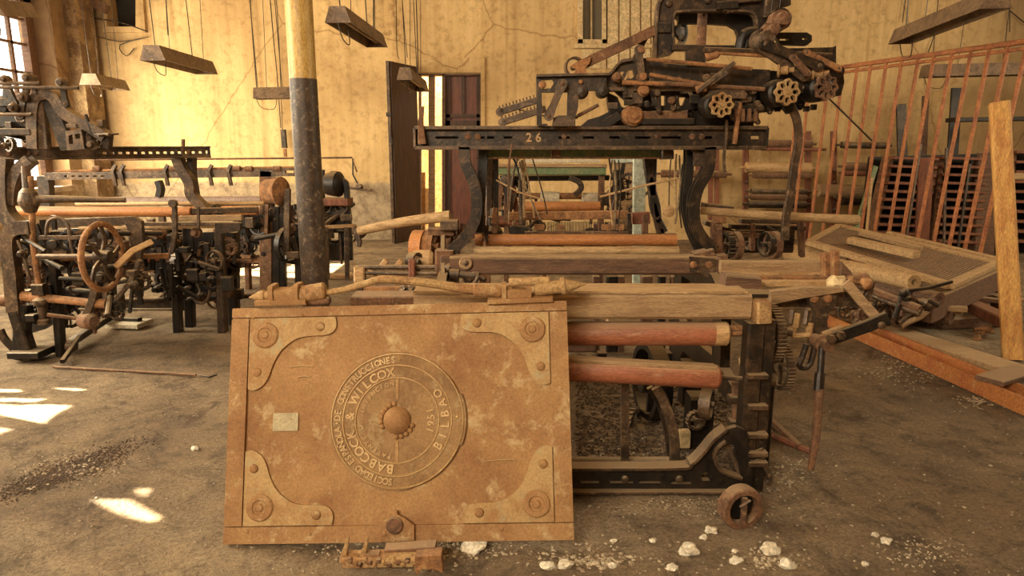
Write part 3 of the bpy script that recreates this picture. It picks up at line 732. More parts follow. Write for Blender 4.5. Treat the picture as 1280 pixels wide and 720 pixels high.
cyl('tie_pipe', ironb, lo, P(560, 577, YF + .22), P(842, 577, YF + .22), .024)
MB().sweep([P(781, 478, YF + .14), P(781, 588, YF + .14)], rect(.038, .02), (0, -1, 0)).build('upright_bar', ironb, lo)
MB().sweep(spline([P(x, y, YF + .13) for x, y in [(820, 484), (829, 500), (838, 525), (843, 550), (843, 584)]], 5), rect(.045, .03), (0, -1, 0)).build('curved_strap', ironb, lo)
MB().sweep(spline([P(x, y, YF + .3) for x, y in [(812, 484), (824, 505), (832, 530), (836, 555), (837, 580)]], 5), rect(.03, .03), (0, -1, 0)).build('curved_strap', iron, lo)
for (x0_, x1_, y, Y) in ((720, 930, 548, 3.5), (720, 900, 500, 4.0), (730, 930, 560, 4.3)): MB().bar(P(x0_, y, Y), P(x1_, y, Y), .05, .06, (0, 0, 1)).build('cross_stay', black, lo)
for (x, Y) in ((752, 4.3), (835, 4.4), (880, 4.0)): MB().bar(P(x, 440, Y), V((P(x, 440, Y).x, Y, 0)), .06, .07, (0, 1, 0)).build('inner_post', black, lo)
# band pulleys and dark wheels seen under the rollers
MB().gear(P(833, 475, 3.7), (1, .15, 0), .22, .09, 0, .16, 4, .3).build('belt_pulley', black, lo)
MB().gear(P(897, 507, YF + .12), (1, -.5, 0), .072, .05, 0, .16, 0, .2).build('band_wheel', ironb, lo)
MB().sweep([P(895, 530, YF), P(912, 563, YF - .02), P(934, 612, YF - .06)], rect(.02, .012), (0, -1, 0)).build('slack_strap', ironb, lo)
MB().sweep([P(920, 478, YF + .08), P(920, 552, YF + .08)], rect(.035, .03), (0, -1, 0)).build('upright_bar', rustd, lo)
for y in (498, 528): MB().box(P(919, y, YF + .07), .06, .05, .03).build('guide_block', ironb, lo)
for (x, y, Y, sx, sz) in ((872, 540, 3.3, .12, .42), (860, 500, 3.9, .10, .5), (800, 560, 3.5, .04, .25)):
    MB().box(P(x, y, Y), sx, .12, sz).build('inner_casting', black, lo)
MB().gear(P(873, 528, 3.15), (.2, -1, 0), .05, .03, 14, .2, 4, .3).build('small_gear', ironb, lo)
MB().gear(P(800, 540, 3.6), (.9, -.5, .1), .14, .03, 22, .16, 3, .25).build('rack_wheel', iron, lo)
MB().box(P(855, 548, 3.2), .05, .05, .09).build('bearing_block', cream, lo)
# big toothed gears on the right side
G1 = P(972, 417, 2.98)
MB().gear(G1, (1, .08, 0), .135, .040, 46, .13, 5, .22, .06).build('large_gear', ironb, lo)
MB().gear(P(985, 458, 3.04), (1, .1, 0), .11, .034, 38, .14, 4, .22, .07).build('lower_gear', ironb, lo)
MB().gear(P(959, 452, 2.93), (1, -.1, 0), .045, .07, 12, .2, 0, .4, .15).build('pinion', rusty, lo)
MB().lathe(P(950, 415, 2.93), (1, 0, 0), [(0, .02), (.02, .035), (.05, .035), (.06, .02), (.14, .02)], 14).build('gear_hub', ironb, lo)
MB().lathe(P(946, 478, 2.95), (1, 0, 0), [(0, .03), (.05, .03), (.06, .02), (.08, .02)], 14).build('gear_hub', ironb, lo)
# right arm: triangular plate, T bracket with two bolts
MB().pplate([(955, 380), (1010, 368), (1055, 362), (1070, 368), (1066, 381), (958, 382)], 3.25, .04).build('arm_plate', ironb, lo)
MB().pplate([(958, 362), (1000, 357), (1046, 358), (1048, 362), (1005, 369), (960, 376)], 3.15, .05).build('wood_arm', wood, lo)
MB().pplate([(1008, 367), (1014, 364), (1038, 364), (1042, 368), (1041, 380), (1033, 388), (1030, 400), (1034, 430), (1008, 430), (1015, 400), (1015, 388), (1009, 380)], 3.16, .035).build('t_bracket', ironb, lo)
for x in (1018, 1035): bolt(lo, P(x, 373, 3.12), r=.022, mat=rust)
MB().bar(P(900, 333, 3.6), P(1026, 333, 3.6), .05, .065, (0, 0, 1)).build('side_timber', wood, lo)
MB().bar(P(902, 341.5, 3.58), P(1026, 341, 3.58), .07, .012, (0, 0, 1)).build('side_lath', tanroll, lo)
MB().bar(P(942, 348, 3.4), P(1035, 349, 3.4), .04, .03, (0, 0, 1)).build('side_lath', rust, lo)
MB().bar(P(945, 354, 3.3), P(1042, 354, 3.3), .04, .03, (0, 0, 1)).build('side_lath', tanroll, lo)
MB().bar(P(903, 350, 3.2), P(946, 354, 3.2), .10, .07, (0, 0, 1)).build('frayed_timber', woodd, lo)
MB().bar(P(1033, 347, 3.5), P(1032, 316, 3.5), .04, .06, (0, 1, 0)).build('picker_post', rust, lo)
MB().bar(P(1044, 349, 3.45), P(1043, 313, 3.45), .03, .05, (0, 1, 0)).build('picker_post', rust, lo)
MB().pplate([(1049, 326), (1060, 338), (1066, 350), (1048, 350)], 3.4, .03).build('picker_guard', woodd, lo)
# linkage at the far right
MB().ball(P(1046, 354, 3.2), .045, 2, .25, 2).build('ball_joint', cream, lo)
MB().lathe(P(1060, 350, 3.2), (1, .1, 0), [(0, .02), (.02, .024), (.06, .024), (.065, .034), (.09, .034), (.10, .02)], 16).build('swivel', rust, lo)
MB().ball(P(1083, 354, 3.15), .030, 5, .12, 2).build('knuckle', rust, lo)
MB().sweep([P(1057, 353, 3.12), P(1075, 375, 3.1), P(1094, 396, 3.08)], rect(.045, .025), (0, -1, 0)).build('swing_link', wood, lo)
MB().sweep(spline([P(1088, 352, 3.2), P(1086, 365, 3.2), P(1078, 378, 3.2)], 4), rect(.03, .03), (0, -1, 0)).build('swing_link', ironb, lo)
# crank lever and its hub
MB().sweep([P(1028, 430, 2.95), P(1040, 423, 2.95), P(1085, 407, 2.92), P(1110, 396, 2.9)], rect(.055, .028), (0, -1, 0)).build('crank_lever', black, lo)
MB().lathe(P(1018, 424, 3.02), (.1, -1, 0), [(0, .028), (.05, .028), (.055, .040), (.08, .040), (.085, .028), (.12, .026), (.122, .0)], 18).build('crank_hub', rustd, lo)
for x, y in ((1038, 423), (1050, 419)): MB().lathe(P(x, y, 2.90), (0, -1, 0), [(0, .02), (.02, .02), (.022, 0)], 6).build('nut', ironb, lo)
MB().bar(P(1028, 418, 2.96), P(1052, 409, 2.96), .02, .02).build('lever_strap', wood, lo)
bolt(lo, P(1102, 406, 2.9), r=.02, mat=ironb)
MB().tube([P(1028, 430, 2.93), P(1025, 470, 2.9)], .015, 10).build('hanging_rod', black, lo)
MB().tube([P(1025, 466, 2.9), P(1023, 488, 2.88)], .022, 10).build('rod_collar', black, lo)
MB().sweep([P(1024, 486, 2.88), P(1020, 545, 2.84), P(1013, 588, 2.80)], ring(.021, 10), None, [1, .9, .7]).build('foot_rod', rustd, lo)
MB().sweep(spline([P(x, y, 3.0) for x, y in [(1008, 430), (1003, 445), (999, 457), (1006, 460), (1012, 455), (1015, 448), (1019, 430)]], 3), ring(.014, 8)).build('hook_bracket', iron, lo)
for x, y, w in ((994, 404, .03), (1006, 400, .02), (988, 400, .02), (1010, 416, .03), (990, 414, .035)):
    MB().bar(P(x, y + 6, 3.1), P(x + 3, y - 12, 3.12), w, .03).build('pawl', ironb if w < .03 else rusty, lo)
MB().bar(P(990, 420, 3.05), P(1012, 418, 3.05), .02, .018).build('pawl_arm', tanroll, lo)
# cast wheel at the foot
WC = P(936, 638, 2.50)
MB().lathe(WC + V((-.03, .06, 0)), (.22, -1, 0), [(0, .082), (.005, .089), (.03, .092), (.055, .089), (.06, .084), (.061, .064), (.015, .060)], 30).build('foot_wheel', rustd, lo)
MB().lathe(WC + V((-.03, .06, 0)), (.22, -1, 0), [(.012, .066), (.024, .066)], 24).build('dark_hollow_disc', black, lo)  # black disc paints the dark inside of the hollow wheel
MB().bar(WC + V((-.02, .0, -.06)), WC + V((-.02, .0, .055)), .022, .02, (0, 1, 0)).build('wheel_spoke', rustd, lo)
MB().tube([WC + V((-.04, -.01, .02)), WC + V((.0, -.01, .05))], .006, 6).build('wheel_pin', ironb, lo)
MB().sweep(spline([P(x, y, 2.8) for x, y in [(950, 560), (955, 580), (962, 596), (958, 604)]], 3), rect(.02, .03), (0, -1, 0)).build('toe_hook', ironb, lo)

# reed cap and what is bolted to it
YS = 3.72
MB().bar(P(563, 331, YS), P(897, 331, YS), .10, .098, (0, 0, 1)).build('sley_cap', woodd, lo)
MB().bar(P(563, 320.5, YS), P(880, 320.5, YS), .10, .012, (0, 0, 1)).build('cap_lath', wood, lo)
cyl('cap_washer', wood, lo, P(582, 329, YS - .05), P(582, 329, YS - .075), .036, 24); bolt(lo, P(582, 329, YS - .075), r=.018, mat=ironb)
MB().pplate([(861, 320), (893, 323), (893, 340), (898, 348), (880, 346), (876, 341), (862, 339)], YS - .052, .014).build('cap_bracket', ironb, lo)
for x in (867, 886): bolt(lo, P(x, 331, YS - .068), r=.020, mat=rust)
MB().bar(P(902, 349, YS), P(901, 318, YS), .055, .08, (0, 1, 0)).build('cap_end_block', rustd, lo)
MB().bar(P(560, 343, YS + .02), P(560, 318, YS + .02), .08, .08, (0, 1, 0)).build('cap_end_block', woodd, lo)
for (x, y, r_) in ((566, 345, .028), (575, 340, .022), (586, 347, .034), (595, 343, .02), (561, 336, .03), (604, 349, .018)):
    MB().ball(P(x, y, YS - .03), r_, x, .15, 2).build('clamp_nut', ironb, lo)
MB().lathe(P(562, 342, YS - .05), (1, 0, -.1), [(0, .03), (.05, .03), (.055, .018), (.12, .02), (.13, .028), (.16, .026)], 14).build('clamp_screw', ironb, lo)
MB().tube(spline([P(598, 346, YS - .1), P(592, 355, YS - .12), P(582, 358, YS - .12), P(560, 356, YS - .1)], 3), .012, 8).build('clamp_arm', ironb, lo)
# rollers and shafts behind the cap
MB().lathe(P(594, 300, 4.05), (1, 0, 0), [(0, .03), (.004, .035), (P(845, 300, 4.05).x - P(594, 300, 4.05).x, .035)], 24).build('orange_roller', orroll, lo)
MB().lathe(P(592, 314, 3.9), (1, 0, .004), [(0, .02), (.01, .026), (P(848, 314, 3.9).x - P(592, 314, 3.9).x, .024)], 20).build('grey_shaft', pole_m, lo)
MB().bar(P(635, 270.5, 4.5), P(785, 268, 4.5), .04, .055, (0, 0, 1)).build('heald_bar', rust, lo)
MB().bar(P(656, 291, 4.5), P(786, 291, 4.5), .04, .02, (0, 0, 1)).build('heald_bar', rustd, lo)
hd = MB(); rnd = random.Random(7)
for k in range(90):
    x = 657 + k * 1.42
    if rnd.random() < .1: continue
    hd.bar(P(x, 277, 4.5), P(x + rnd.uniform(-.4, .4), 291, 4.5), .004, .003)
tag(hd.build('heald_wires', iron, lo), kind='stuff')
for x0_, x1_ in ((668, 680), (697, 705), (752, 780)): MB().bar(P(x0_, 284, 4.46), P(x1_, 284, 4.46), .015, .04, (0, 0, 1)).build('heald_stay', rust, lo)
MB().bar(P(786, 266, 4.48), P(786, 292, 4.48), .025, .04, (0, 1, 0)).build('heald_end', iron, lo)
MB().bar(P(790, 273, 4.6), P(812, 272, 4.6), .04, .08, (0, 0, 1)).build('rear_casting', woodr, lo)
MB().bar(P(806, 268, 4.6), P(806, 296, 4.6), .04, .05, (0, 1, 0)).build('rear_casting', rustd, lo)
# top beam with flanges, slots, bolts, number
YT = 3.82
tb0, tb1 = P(520, 173, YT), P(955, 172, YT)
zt, zl = P(700, 160, YT).z, P(700, 185, YT).z
sl = lambda xa, xb, y=172, hh=1.6: [(xa, y - hh), (xb, y - hh), (xb, y + hh), (xa, y + hh)]
MB().pplate([(520, 162), (955, 161), (955, 183), (520, 184)], YT, .02,
            [sl(545, 573), sl(600, 606), sl(609, 618), sl(630, 640), sl(698, 712), sl(728, 742), sl(761, 774), sl(793, 812), sl(826, 850), sl(879, 889), [(937, 170), (948, 170), (948, 174), (937, 174)]]).build('top_beam', iron, lo)
MB().bar(V((tb0.x, YT - .01, zt)), V((tb1.x, YT - .01, zt)), .09, .02, (0, 0, 1)).build('beam_flange', ironb, lo)
MB().bar(V((tb0.x, YT - .01, zl)), V((tb1.x, YT - .01, zl)), .09, .02, (0, 0, 1)).build('beam_flange', ironb, lo)
MB().bar(V((tb0.x, YT - .02, zt)), V((tb0.x, YT - .02, zl)), .07, .012, (1, 0, 0)).build('beam_flange', ironb, lo)
MB().bar(V((tb1.x, YT - .02, zt)), V((tb1.x, YT - .02, zl)), .07, .012, (1, 0, 0)).build('beam_flange', iron, lo)
for x, r in ((585, .018), (597, .019), (705, .014), (820, .012), (865, .017), (877, .018)): bolt(lo, P(x, 171, YT - .02), r=r, mat=rustd)
def word(txt, p, size, mat, par, name, ux=(1, 0, 0), uy=(0, 0, 1)):
    me = glyph(txt, size, .0015); ux, uy = V(ux), V(uy); n = ux.cross(uy)
    return MB().mesh(me, Matrix(((ux.x, uy.x, n.x, p.x), (ux.y, uy.y, n.y, p.y), (ux.z, uy.z, n.z, p.z), (0, 0, 0, 1)))).build(name, mat, par, 0)
MB().bar(P(545, 172, YT + .06), P(925, 172, YT + .06), .03, .06, (0, 0, 1)).build('slot_backing', black, lo)  # black bar added behind the beam so its slots look dark
word('2 6', P(667, 177, YT - .021), .066, tanroll, lo, 'painted_number')
lv = MB().sweep(spline([P(x, y, YT - .06) for x, y in [(528, 180), (527, 168), (526, 152), (528, 133)]], 4), rect(.045, .03), (0, -1, 0), [1 - .045 * i for i in range(13)]).build('hammer_lever', rustd, lo)
# goosenecks
def goose(pts, Y, mat=iron, w=.06, dpt=.07):
    return MB().sweep(spline([P(x, y, Y) for x, y in pts], 6), channel(w, dpt, .014), (0, -1, 0)).build('gooseneck', mat, lo)
goose([(886, 184), (886, 200), (882, 216), (871, 236), (866, 258), (868, 280), (878, 298), (892, 312)], YT - .02)
goose([(861, 184), (860, 215), (857, 240), (857, 262), (864, 290), (874, 312)], YT + .1, black, .045)
goose([(581, 184), (582, 204), (590, 222), (596, 248), (594, 274), (582, 296), (563, 314)], YT - .02)
goose([(604, 184), (604, 200), (602, 235), (600, 262), (598, 290)], YT + .12, black, .05)
MB().pplate([(858, 184), (892, 184), (892, 190), (880, 208), (866, 208), (866, 190)], YT + .02, .02).build('gusset', ironb, lo)
MB().bar(P(556, 340, YS + .05), P(556, 312, YS + .05), .10, .12, (0, 1, 0)).build('gooseneck_foot', rustd, lo)
MB().bar(P(866, 320, YS + .05), P(890, 314, YS + .05), .1, .04, (0, 0, 1)).build('gooseneck_foot', rustd, lo)
bolt(lo, P(894, 201, YT - .05), (1, -.3, 0), .014)
# green rail hanging under the top beam
MB().bar(P(600, 191.5, YT + .14), P(836, 191, YT + .14), .06, .055, (0, 0, 1)).build('green_rail', green, lo)
MB().bar(P(596, 197.5, YT + .12), P(838, 197.5, YT + .12), .06, .010, (0, 0, 1)).build('rail_edge', rust, lo)
MB().bar(P(695, 185, YT + .09), P(695, 197, YT + .09), .055, .02, (0, 1, 0)).build('rail_clip', rustd, lo)
MB().bar(P(833, 184, YT + .1), P(833, 199, YT + .1), .07, .08, (0, 1, 0)).build('rail_end', iron, lo)
for x, ya, yb, w, m in ((612, 198, 290, .045, ironb), (620, 198, 292, .03, black)):
    MB().bar(P(x, ya, 4.15), P(x, yb, 4.15), w, .05, (0, 1, 0)).build('rear_upright', m, lo)
for pts in ([(808, 196), (812, 225), (820, 256), (822, 275), (826, 292)], [(816, 196), (816, 255), (830, 290)]):
    MB().sweep(spline([P(x, y, 4.2) for x, y in pts], 5), rect(.045, .05), (0, -1, 0)).build('rear_upright', iron, lo)
# brake and driving gear at the left end
MB().gear(P(539, 309, 4.0), (1, -.25, 0), .10, .07, 0, .14, 5, .25).build('brake_drum', orroll, lo)
MB().gear(P(552, 309, 4.0), (1, -.25, 0), .10, .06, 0, .14, 5, .25).build('brake_drum', rust, lo)
MB().gear(P(575, 305, 4.1), (1, -.2, 0), .12, .05, 0, .12, 5, .2).build('fly_wheel', rustd, lo)
MB().box(P(547, 328, 3.95), .13, .12, .07).build('drum_bracket', rust, lo)
MB().box(P(552, 289, 4.0), .15, .1, .045).build('drum_bracket', rustd, lo)
MB().box(P(562, 281, 3.95), .10, .1, .06).build('drum_bracket', ironb, lo)
MB().bar(P(554, 296, 3.9), P(554, 352, 3.6), .025, .03, (0, 1, 0)).build('brake_rod', ironb, lo)
MB().gear(P(527, 328, 3.8), (1, -.5, 0), .055, .05, 0, .2, 0, .3).build('band_wheel', ironb, lo)
MB().lathe(P(516, 324, 3.9), (1, 0, 0), [(0, .05), (.03, .055), (.1, .055), (.12, .04)], 16).build('drum_cap', tanroll, lo)
for k, (x, y) in enumerate(((566, 290), (577, 294), (602, 284), (617, 274), (618, 286), (606, 296))):
    MB().bar(P(x, y + 6, 4.0), P(x + 2, y - 14, 4.02), .03, .04).build('guide_finger', (rust, rustd, iron)[k % 3], lo)
MB().lathe(P(617, 294, 4.1), (0, 0, 1), [(0, .05), (.03, .055), (.06, .03), (.11, .035), (.12, .02), (.16, .02)], 14).build('oiler_cup', iron, lo)
MB().tube([P(604, 292, 3.97), P(606, 302, 3.95), P(606, 310, 3.9)], .008, 6).build('chain_end', rustd, lo)
# gears behind the cap at the right end
for k, (x, y, Y, r, t) in enumerate(((885, 310, 4.4, .075, 0), (915, 306, 4.1, .085, 20), (925, 307, 4.05, .085, 0), (943, 303, 4.4, .05, 0), (965, 305, 4.2, .08, 0), (973, 306, 4.15, .085, 0))):
    MB().gear(P(x, y, Y), (1, .2, 0), r, .035, t, .15, 4, .2, .1).build('end_gear', (ironb, iron, rustd)[k % 3], lo)
for k, (x0_, y0_, x1_, y1_) in enumerate(((900, 290, 960, 296), (912, 283, 1005, 285), (880, 278, 915, 290), (940, 278, 940, 312), (955, 284, 990, 300), (925, 276, 1000, 277), (1000, 275, 1002, 320))):
    MB().bar(P(x0_, y0_, 4.3), P(x1_, y1_, 4.35), .03, .045, (0, -1, 0)).build('end_rod', (rustd, iron, ironb)[k % 3], lo)
MB().box(P(955, 300, 4.5), .36, .1, .16).build('end_casting', iron, lo)
MB().lathe(P(835, 264, 4.1), (.15, -1, 0), [(0, .034), (.02, .036), (.025, .028), (.03, .0)], 20).build('tension_pulley', tanroll, lo)
MB().bar(P(893, 272, 4.0), P(905, 272, 4.0), .10, .06, (0, 0, 1)).build('pole_socket', rust, lo)
MB().bar(P(878, 258, 4.02), P(914, 262, 4.02), .09, .045, (0, 0, 1)).build('pole_clamp', ironb, lo)
MB().bar(P(895, 278, 4.0), P(896, 318, 4.0), .06, .06, (0, 1, 0)).build('pole_post', rustd, lo)
# cords and harness strings hanging in the loom
for k, (pts, r) in enumerate((([(636, 186), (637, 230), (636, 280)], .005), ([(640, 196), (645, 205), (650, 225), (652, 262)], .007), ([(642, 186), (646, 200), (642, 215), (637, 262)], .008),
        ([(655, 198), (660, 225), (668, 272)], .005), ([(648, 198), (658, 235), (676, 275)], .004), ([(665, 196), (678, 240), (684, 268)], .004), ([(760, 186), (764, 215), (770, 232), (765, 262)], .006),
        ([(765, 200), (762, 240), (766, 282)], .006), ([(768, 200), (770, 240), (768, 285)], .007), ([(773, 200), (776, 240), (772, 290)], .004), ([(840, 186), (837, 220), (836, 268)], .004),
        ([(845, 192), (844, 230), (846, 272)], .008), ([(849, 194), (850, 235), (844, 280)], .006), ([(853, 205), (849, 250), (852, 285)], .005), ([(650, 225), (651, 280)], .012))):
    MB().tube(spline([P(x, y, YT + .25 + .02 * (k % 4)) for x, y in pts], 4), r, 6).build('harness_cord', (cord_m, iron, ironb, pole_m)[k % 4], lo)
MB().bar(P(654, 200, 4.25), P(655, 272, 4.25), .02, .03, (0, 1, 0)).build('harness_lath', pole_m, lo)
MB().bar(P(651, 200, 4.25), P(651, 272, 4.25), .012, .03, (0, 1, 0)).build('harness_lath', whitec, lo)
MB().tube([P(620, 225, 4.05), P(648, 240, 4.05), P(680, 250, 4.05)], .005, 6).build('bent_wire', tanroll, lo)
MB().tube([P(750, 246, 4.1), P(800, 233, 4.1), P(862, 220, 4.1)], .007, 6).build('bent_wire', tanroll, lo)
MB().sweep([P(640, 180, YT - .05), P(636, 206, YT - .06), P(635, 262, YT - .05)], ring(.006, 6)).build('hanging_wire', rustd, lo)

# the two pole handles standing out at the sides
def pole(name, lb, cat, a, b, Ya, Yb, r0, r1, m, bend=0):
    A, B = P(*a, Ya), P(*b, Yb); M_ = (A + B) / 2 + V((0, 0, bend))
    pts = spline([A, M_, B], 6); n = len(pts)
    return tag(MB().sweep(pts, ring(1, 14), None, [r0 + (r1 - r0) * i / (n - 1) for i in range(n)]).build(name, m), lb, cat)
pole('picking_pole', 'long grey wooden pole sticking out left from loom 26 in front of the open door', 'pole', (563, 270), (448, 289), 4.0, 4.1, .034, .026, pole_m, .01)
pole('picking_pole', 'long pale wooden pole sticking out right from loom 26 before the bar grating', 'pole', (875, 263), (1072, 275), 3.95, 4.0, .022, .030, pole_m, -.005)
# tray and irons lying between the plate and the loom
A, B = P(443, 373, 3.05), P(705, 372, 3.05)
tr = thing('rusty_trough', 'shallow rusty trough lying behind the top edge of the plate', 'trough', (A + B) / 2)
MB().bar(A, B, .14, .045, (0, 0, 1)).build('trough_body', rustd, tr)
MB().bar(P(447, 368, 3.1), P(545, 364, 3.3), .05, .015).build('trough_rim', tanroll, tr)
MB().bar(P(455, 363, 3.2), P(560, 361, 3.25), .05, .035).build('loose_bar', rust, tr)
MB().bar(P(520, 372, 2.97), P(612, 371, 2.97), .012, .048).build('trough_patch', tanroll, tr)
for x in (505, 515, 525, 537): MB().ball(P(x, 362, 3.15), .022, x, .3, 2).build('rust_lump', iron, tr)
for (a_, b_) in (((440, 372), (441, 420)), ((690, 378), (690, 430))):
    pass
lf_ = thing('iron_guide_frame', 'low frame of thin iron rods behind the bent rod, left of loom 26', 'frame', PZ(500, 420))
for pts, r, m in (([(448, 334), (556, 334)], .014, ironb), ([(448, 341), (556, 342)], .012, ironb), ([(448, 348), (556, 352)], .010, iron), ([(460, 338), (500, 352), (520, 356)], .008, tanroll)):
    MB().tube([P(x, y, 3.75) for x, y in pts], r, 8).build('guide_rod', m, lf_)
MB().bar(P(450, 333, 3.75), P(450, 352, 3.75), .06, .06, (0, 1, 0)).build('end_post', tanroll, lf_)
MB().bar(V((P(450, 350, 3.75).x, 3.75, .80)), V((P(450, 350, 3.75).x, 3.75, 0)), .04, .04, (0, 1, 0)).build('leg', iron, lf_)
MB().bar(P(515, 324, 3.7), P(515, 350, 3.7), .035, .035, (0, 1, 0)).build('round_peg', woodr, lf_)
for x, y in ((499, 338), (478, 329), (497, 329)): MB().bar(P(x - 3, y + 6, 3.78), P(x + 5, y - 4, 3.78), .025, .03).build('hook', tanroll, lf_)

# ================================================================== DOBBY MECHANISM ON TOP
db = thing('shedding_mechanism', 'dark overhead mechanism with levers and flower handwheels on top of loom 26', 'machine', (P(850, 160, YT).x, YT, zt + .01))
YD = 3.85
def dp(pix, Y, t, mat, name='frame_plate', holes=()): return MB().pplate(pix, Y, t, holes).build(name, mat, db)
# left bracket
dp([(670, 96), (757, 94), (757, 113), (722, 115), (722, 134), (718, 150), (708, 150), (709, 116), (677, 116), (677, 155), (684, 155), (684, 158), (671, 157)], YD - .1, .035, iron, 'left_bracket', [[(676, 101), (690, 100), (692, 104), (688, 111), (676, 112)]])
dp([(670, 95), (757, 93), (757, 96), (670, 98)], YD - .08, .09, ironb, 'bracket_flange')
link('diagonal_link', ironb, db, (703, 105), (686, 145), YD - .17, .045, .02)
dp([(690, 158), (691, 148), (697, 145), (713, 145), (718, 150), (718, 158)], YD - .1, .06, ironb, 'foot_block')
for x, y, r in ((678, 106, .02), (726, 102, .012), (704, 105, .022)): bolt(db, P(x, y, YD - .15), r=r, mat=rust)
for x, y in ((726, 116), (752, 115)): MB().lathe(P(x, y, YD - .08), (0, -1, 0), [(0, .036), (.05, .036), (.055, .026), (.08, .026), (.085, .0)], 20).build('pivot_boss', iron, db)
# toothed bars
for (a_, b_) in (((625, 140), (676, 124)), ((628, 153), (682, 136))):
    A, B = P(*a_, YD), P(*b_, YD); m = MB().bar(A, B, .03, .036, (0, 0, 1)); m.lathe(A + V((0, .015, 0)), (0, -1, 0), [(0, .024), (.03, .024)], 14)
    for k in range(12): c = A + (B - A) * (k / 12); m.bar(c + V((0, 0, .015)), c + V((-.004, 0, .034)), .008, .008)
    m.build('toothed_bar', ironb, db)
MB().tube([P(633, 133, YD), P(660, 140, YD), P(680, 145, YD)], .004, 6).build('peg', iron, db)
# rusty arm with fork and wheel behind it
MB().sweep(spline([P(x, y, YD - .02) for x, y in [(722, 84), (750, 70), (785, 54), (818, 38)]], 4), channel(.05, .05, .012), (0, -1, 0)).build('rising_arm', rustd, db)
dp([(712, 84), (722, 77), (738, 72), (736, 80), (731, 86), (733, 93), (716, 93), (720, 87)], YD - .03, .04, rust, 'arm_fork')
MB().gear(P(720, 83, YD + .05), (.15, -1, 0), .055, .04, 0, .2, 0, .3).build('fork_wheel', ironb, db)
# stepped plate
dp([(757, 94), (762, 90), (776, 75), (790, 73), (818, 74), (830, 80), (880, 84), (960, 88), (960, 113), (757, 114)], YD - .04, .03, iron, 'main_plate', [[(770, 96), (776, 90), (790, 88), (792, 96), (782, 103), (772, 104)]])
dp([(757, 111), (965, 112), (965, 116), (757, 115)], YD - .03, .09, ironb, 'plate_flange')
MB().sweep(spline([P(x, y, YD - .08) for x, y in [(757, 95), (764, 91), (774, 79), (790, 75)]], 4), rect(.012, .05), (0, -1, 0)).build('plate_flange', ironb, db)
# tall frame with its opening
dp([(817, 74), (818, 30), (822, 6), (826, -6), (985, -6), (985, 8), (962, 14), (956, 30), (948, 46), (944, 62), (900, 64), (845, 62), (836, 70)], YD + .02, .04, iron, 'tall_frame',
   [[(841, 20), (846, 16), (930, 15), (942, 22), (944, 34), (938, 48), (932, 60), (842, 58), (839, 40)]])
dp([(846, 8), (944, 8), (948, 45), (940, 62), (920, 62), (920, 46), (917, 38), (908, 33), (882, 31), (862, 31), (846, 31)], YD + .14, .04, black, 'back_arch')
MB().sweep(spline([P(x, y, YD - .02) for x, y in [(818, 74), (819, 40), (822, 8), (828, -4)]], 4), rect(.014, .06), (0, -1, 0)).build('frame_flange', ironb, db)
MB().sweep(spline([P(x, y, YD - .02) for x, y in [(842, 58), (840, 36), (842, 19), (850, 15), (890, 14), (932, 15), (943, 22), (945, 38)]], 4), rect(.012, .05), (0, -1, 0)).build('frame_flange', ironb, db)
MB().bar(P(820, 35, YD - .03), P(838, 35, YD - .03), .02, .05, (0, 0, 1)).build('frame_rib', iron, db)
MB().bar(P(839, 60, YD - .03), P(916, 61, YD - .03), .06, .03, (0, 0, 1)).build('frame_sill', iron, db)
MB().gear(P(851, 38, YD + .12), (.7, -1, 0), .09, .05, 0, .12, 5, .35).build('cam_wheel', iron, db)
MB().lathe(P(876, 60, YD + .05), (0, 0, 1), [(0, .035), (.02, .026), (.22, .026)], 16).build('vertical_shaft', rustd, db)
for x, y in ((836, 4), (885, 0)): bolt(db, P(x, y, YD - .03), r=.02, mat=ironb)
MB().bar(P(895, 8, YD - .05), P(922, 6, YD - .05), .03, .04).build('top_lever', iron, db)
MB().bar(P(905, 2, YD - .05), P(950, -2, YD - .05), .03, .03).build('top_lever', ironb, db)
MB().gear(P(914, 4, YD - .07), (.2, -1, 0), .045, .03, 12, .2, 4, .3, .12).build('ratchet', ironb, db)
MB().bar(P(958, 22, YD - .1), P(962, -10, YD - .1), .035, .03).build('top_link', ironb, db)
MB().bar(P(968, 22, YD - .06), P(972, -10, YD - .06), .035, .03).build('top_link', iron, db)
dp([(820, -6), (972, -6), (972, 3), (900, 6), (822, 2)], YD + .2, .03, black, 'back_frame')
# upright slotted levers at the left of the body
link('slotted_lever', ironb, db, (798, 62), (802, 100), YD - .16, .038, .02)
for x, y, r in ((799, 64, .02), (801, 97, .022), (803, 114, .026), (770, 97, .02)): MB().lathe(P(x, y, YD - .12), (0, -1, 0), [(0, r * 1.2), (.04, r * 1.2), (.045, r), (.07, r * .8), (.072, 0)], 14).build('pivot_bolt', rust, db)
link('small_link', ironb, db, (787, 80), (773, 108), YD - .05, .02, .015)
link('small_link', iron, db, (806, 44), (793, 78), YD + .02, .04, .02)
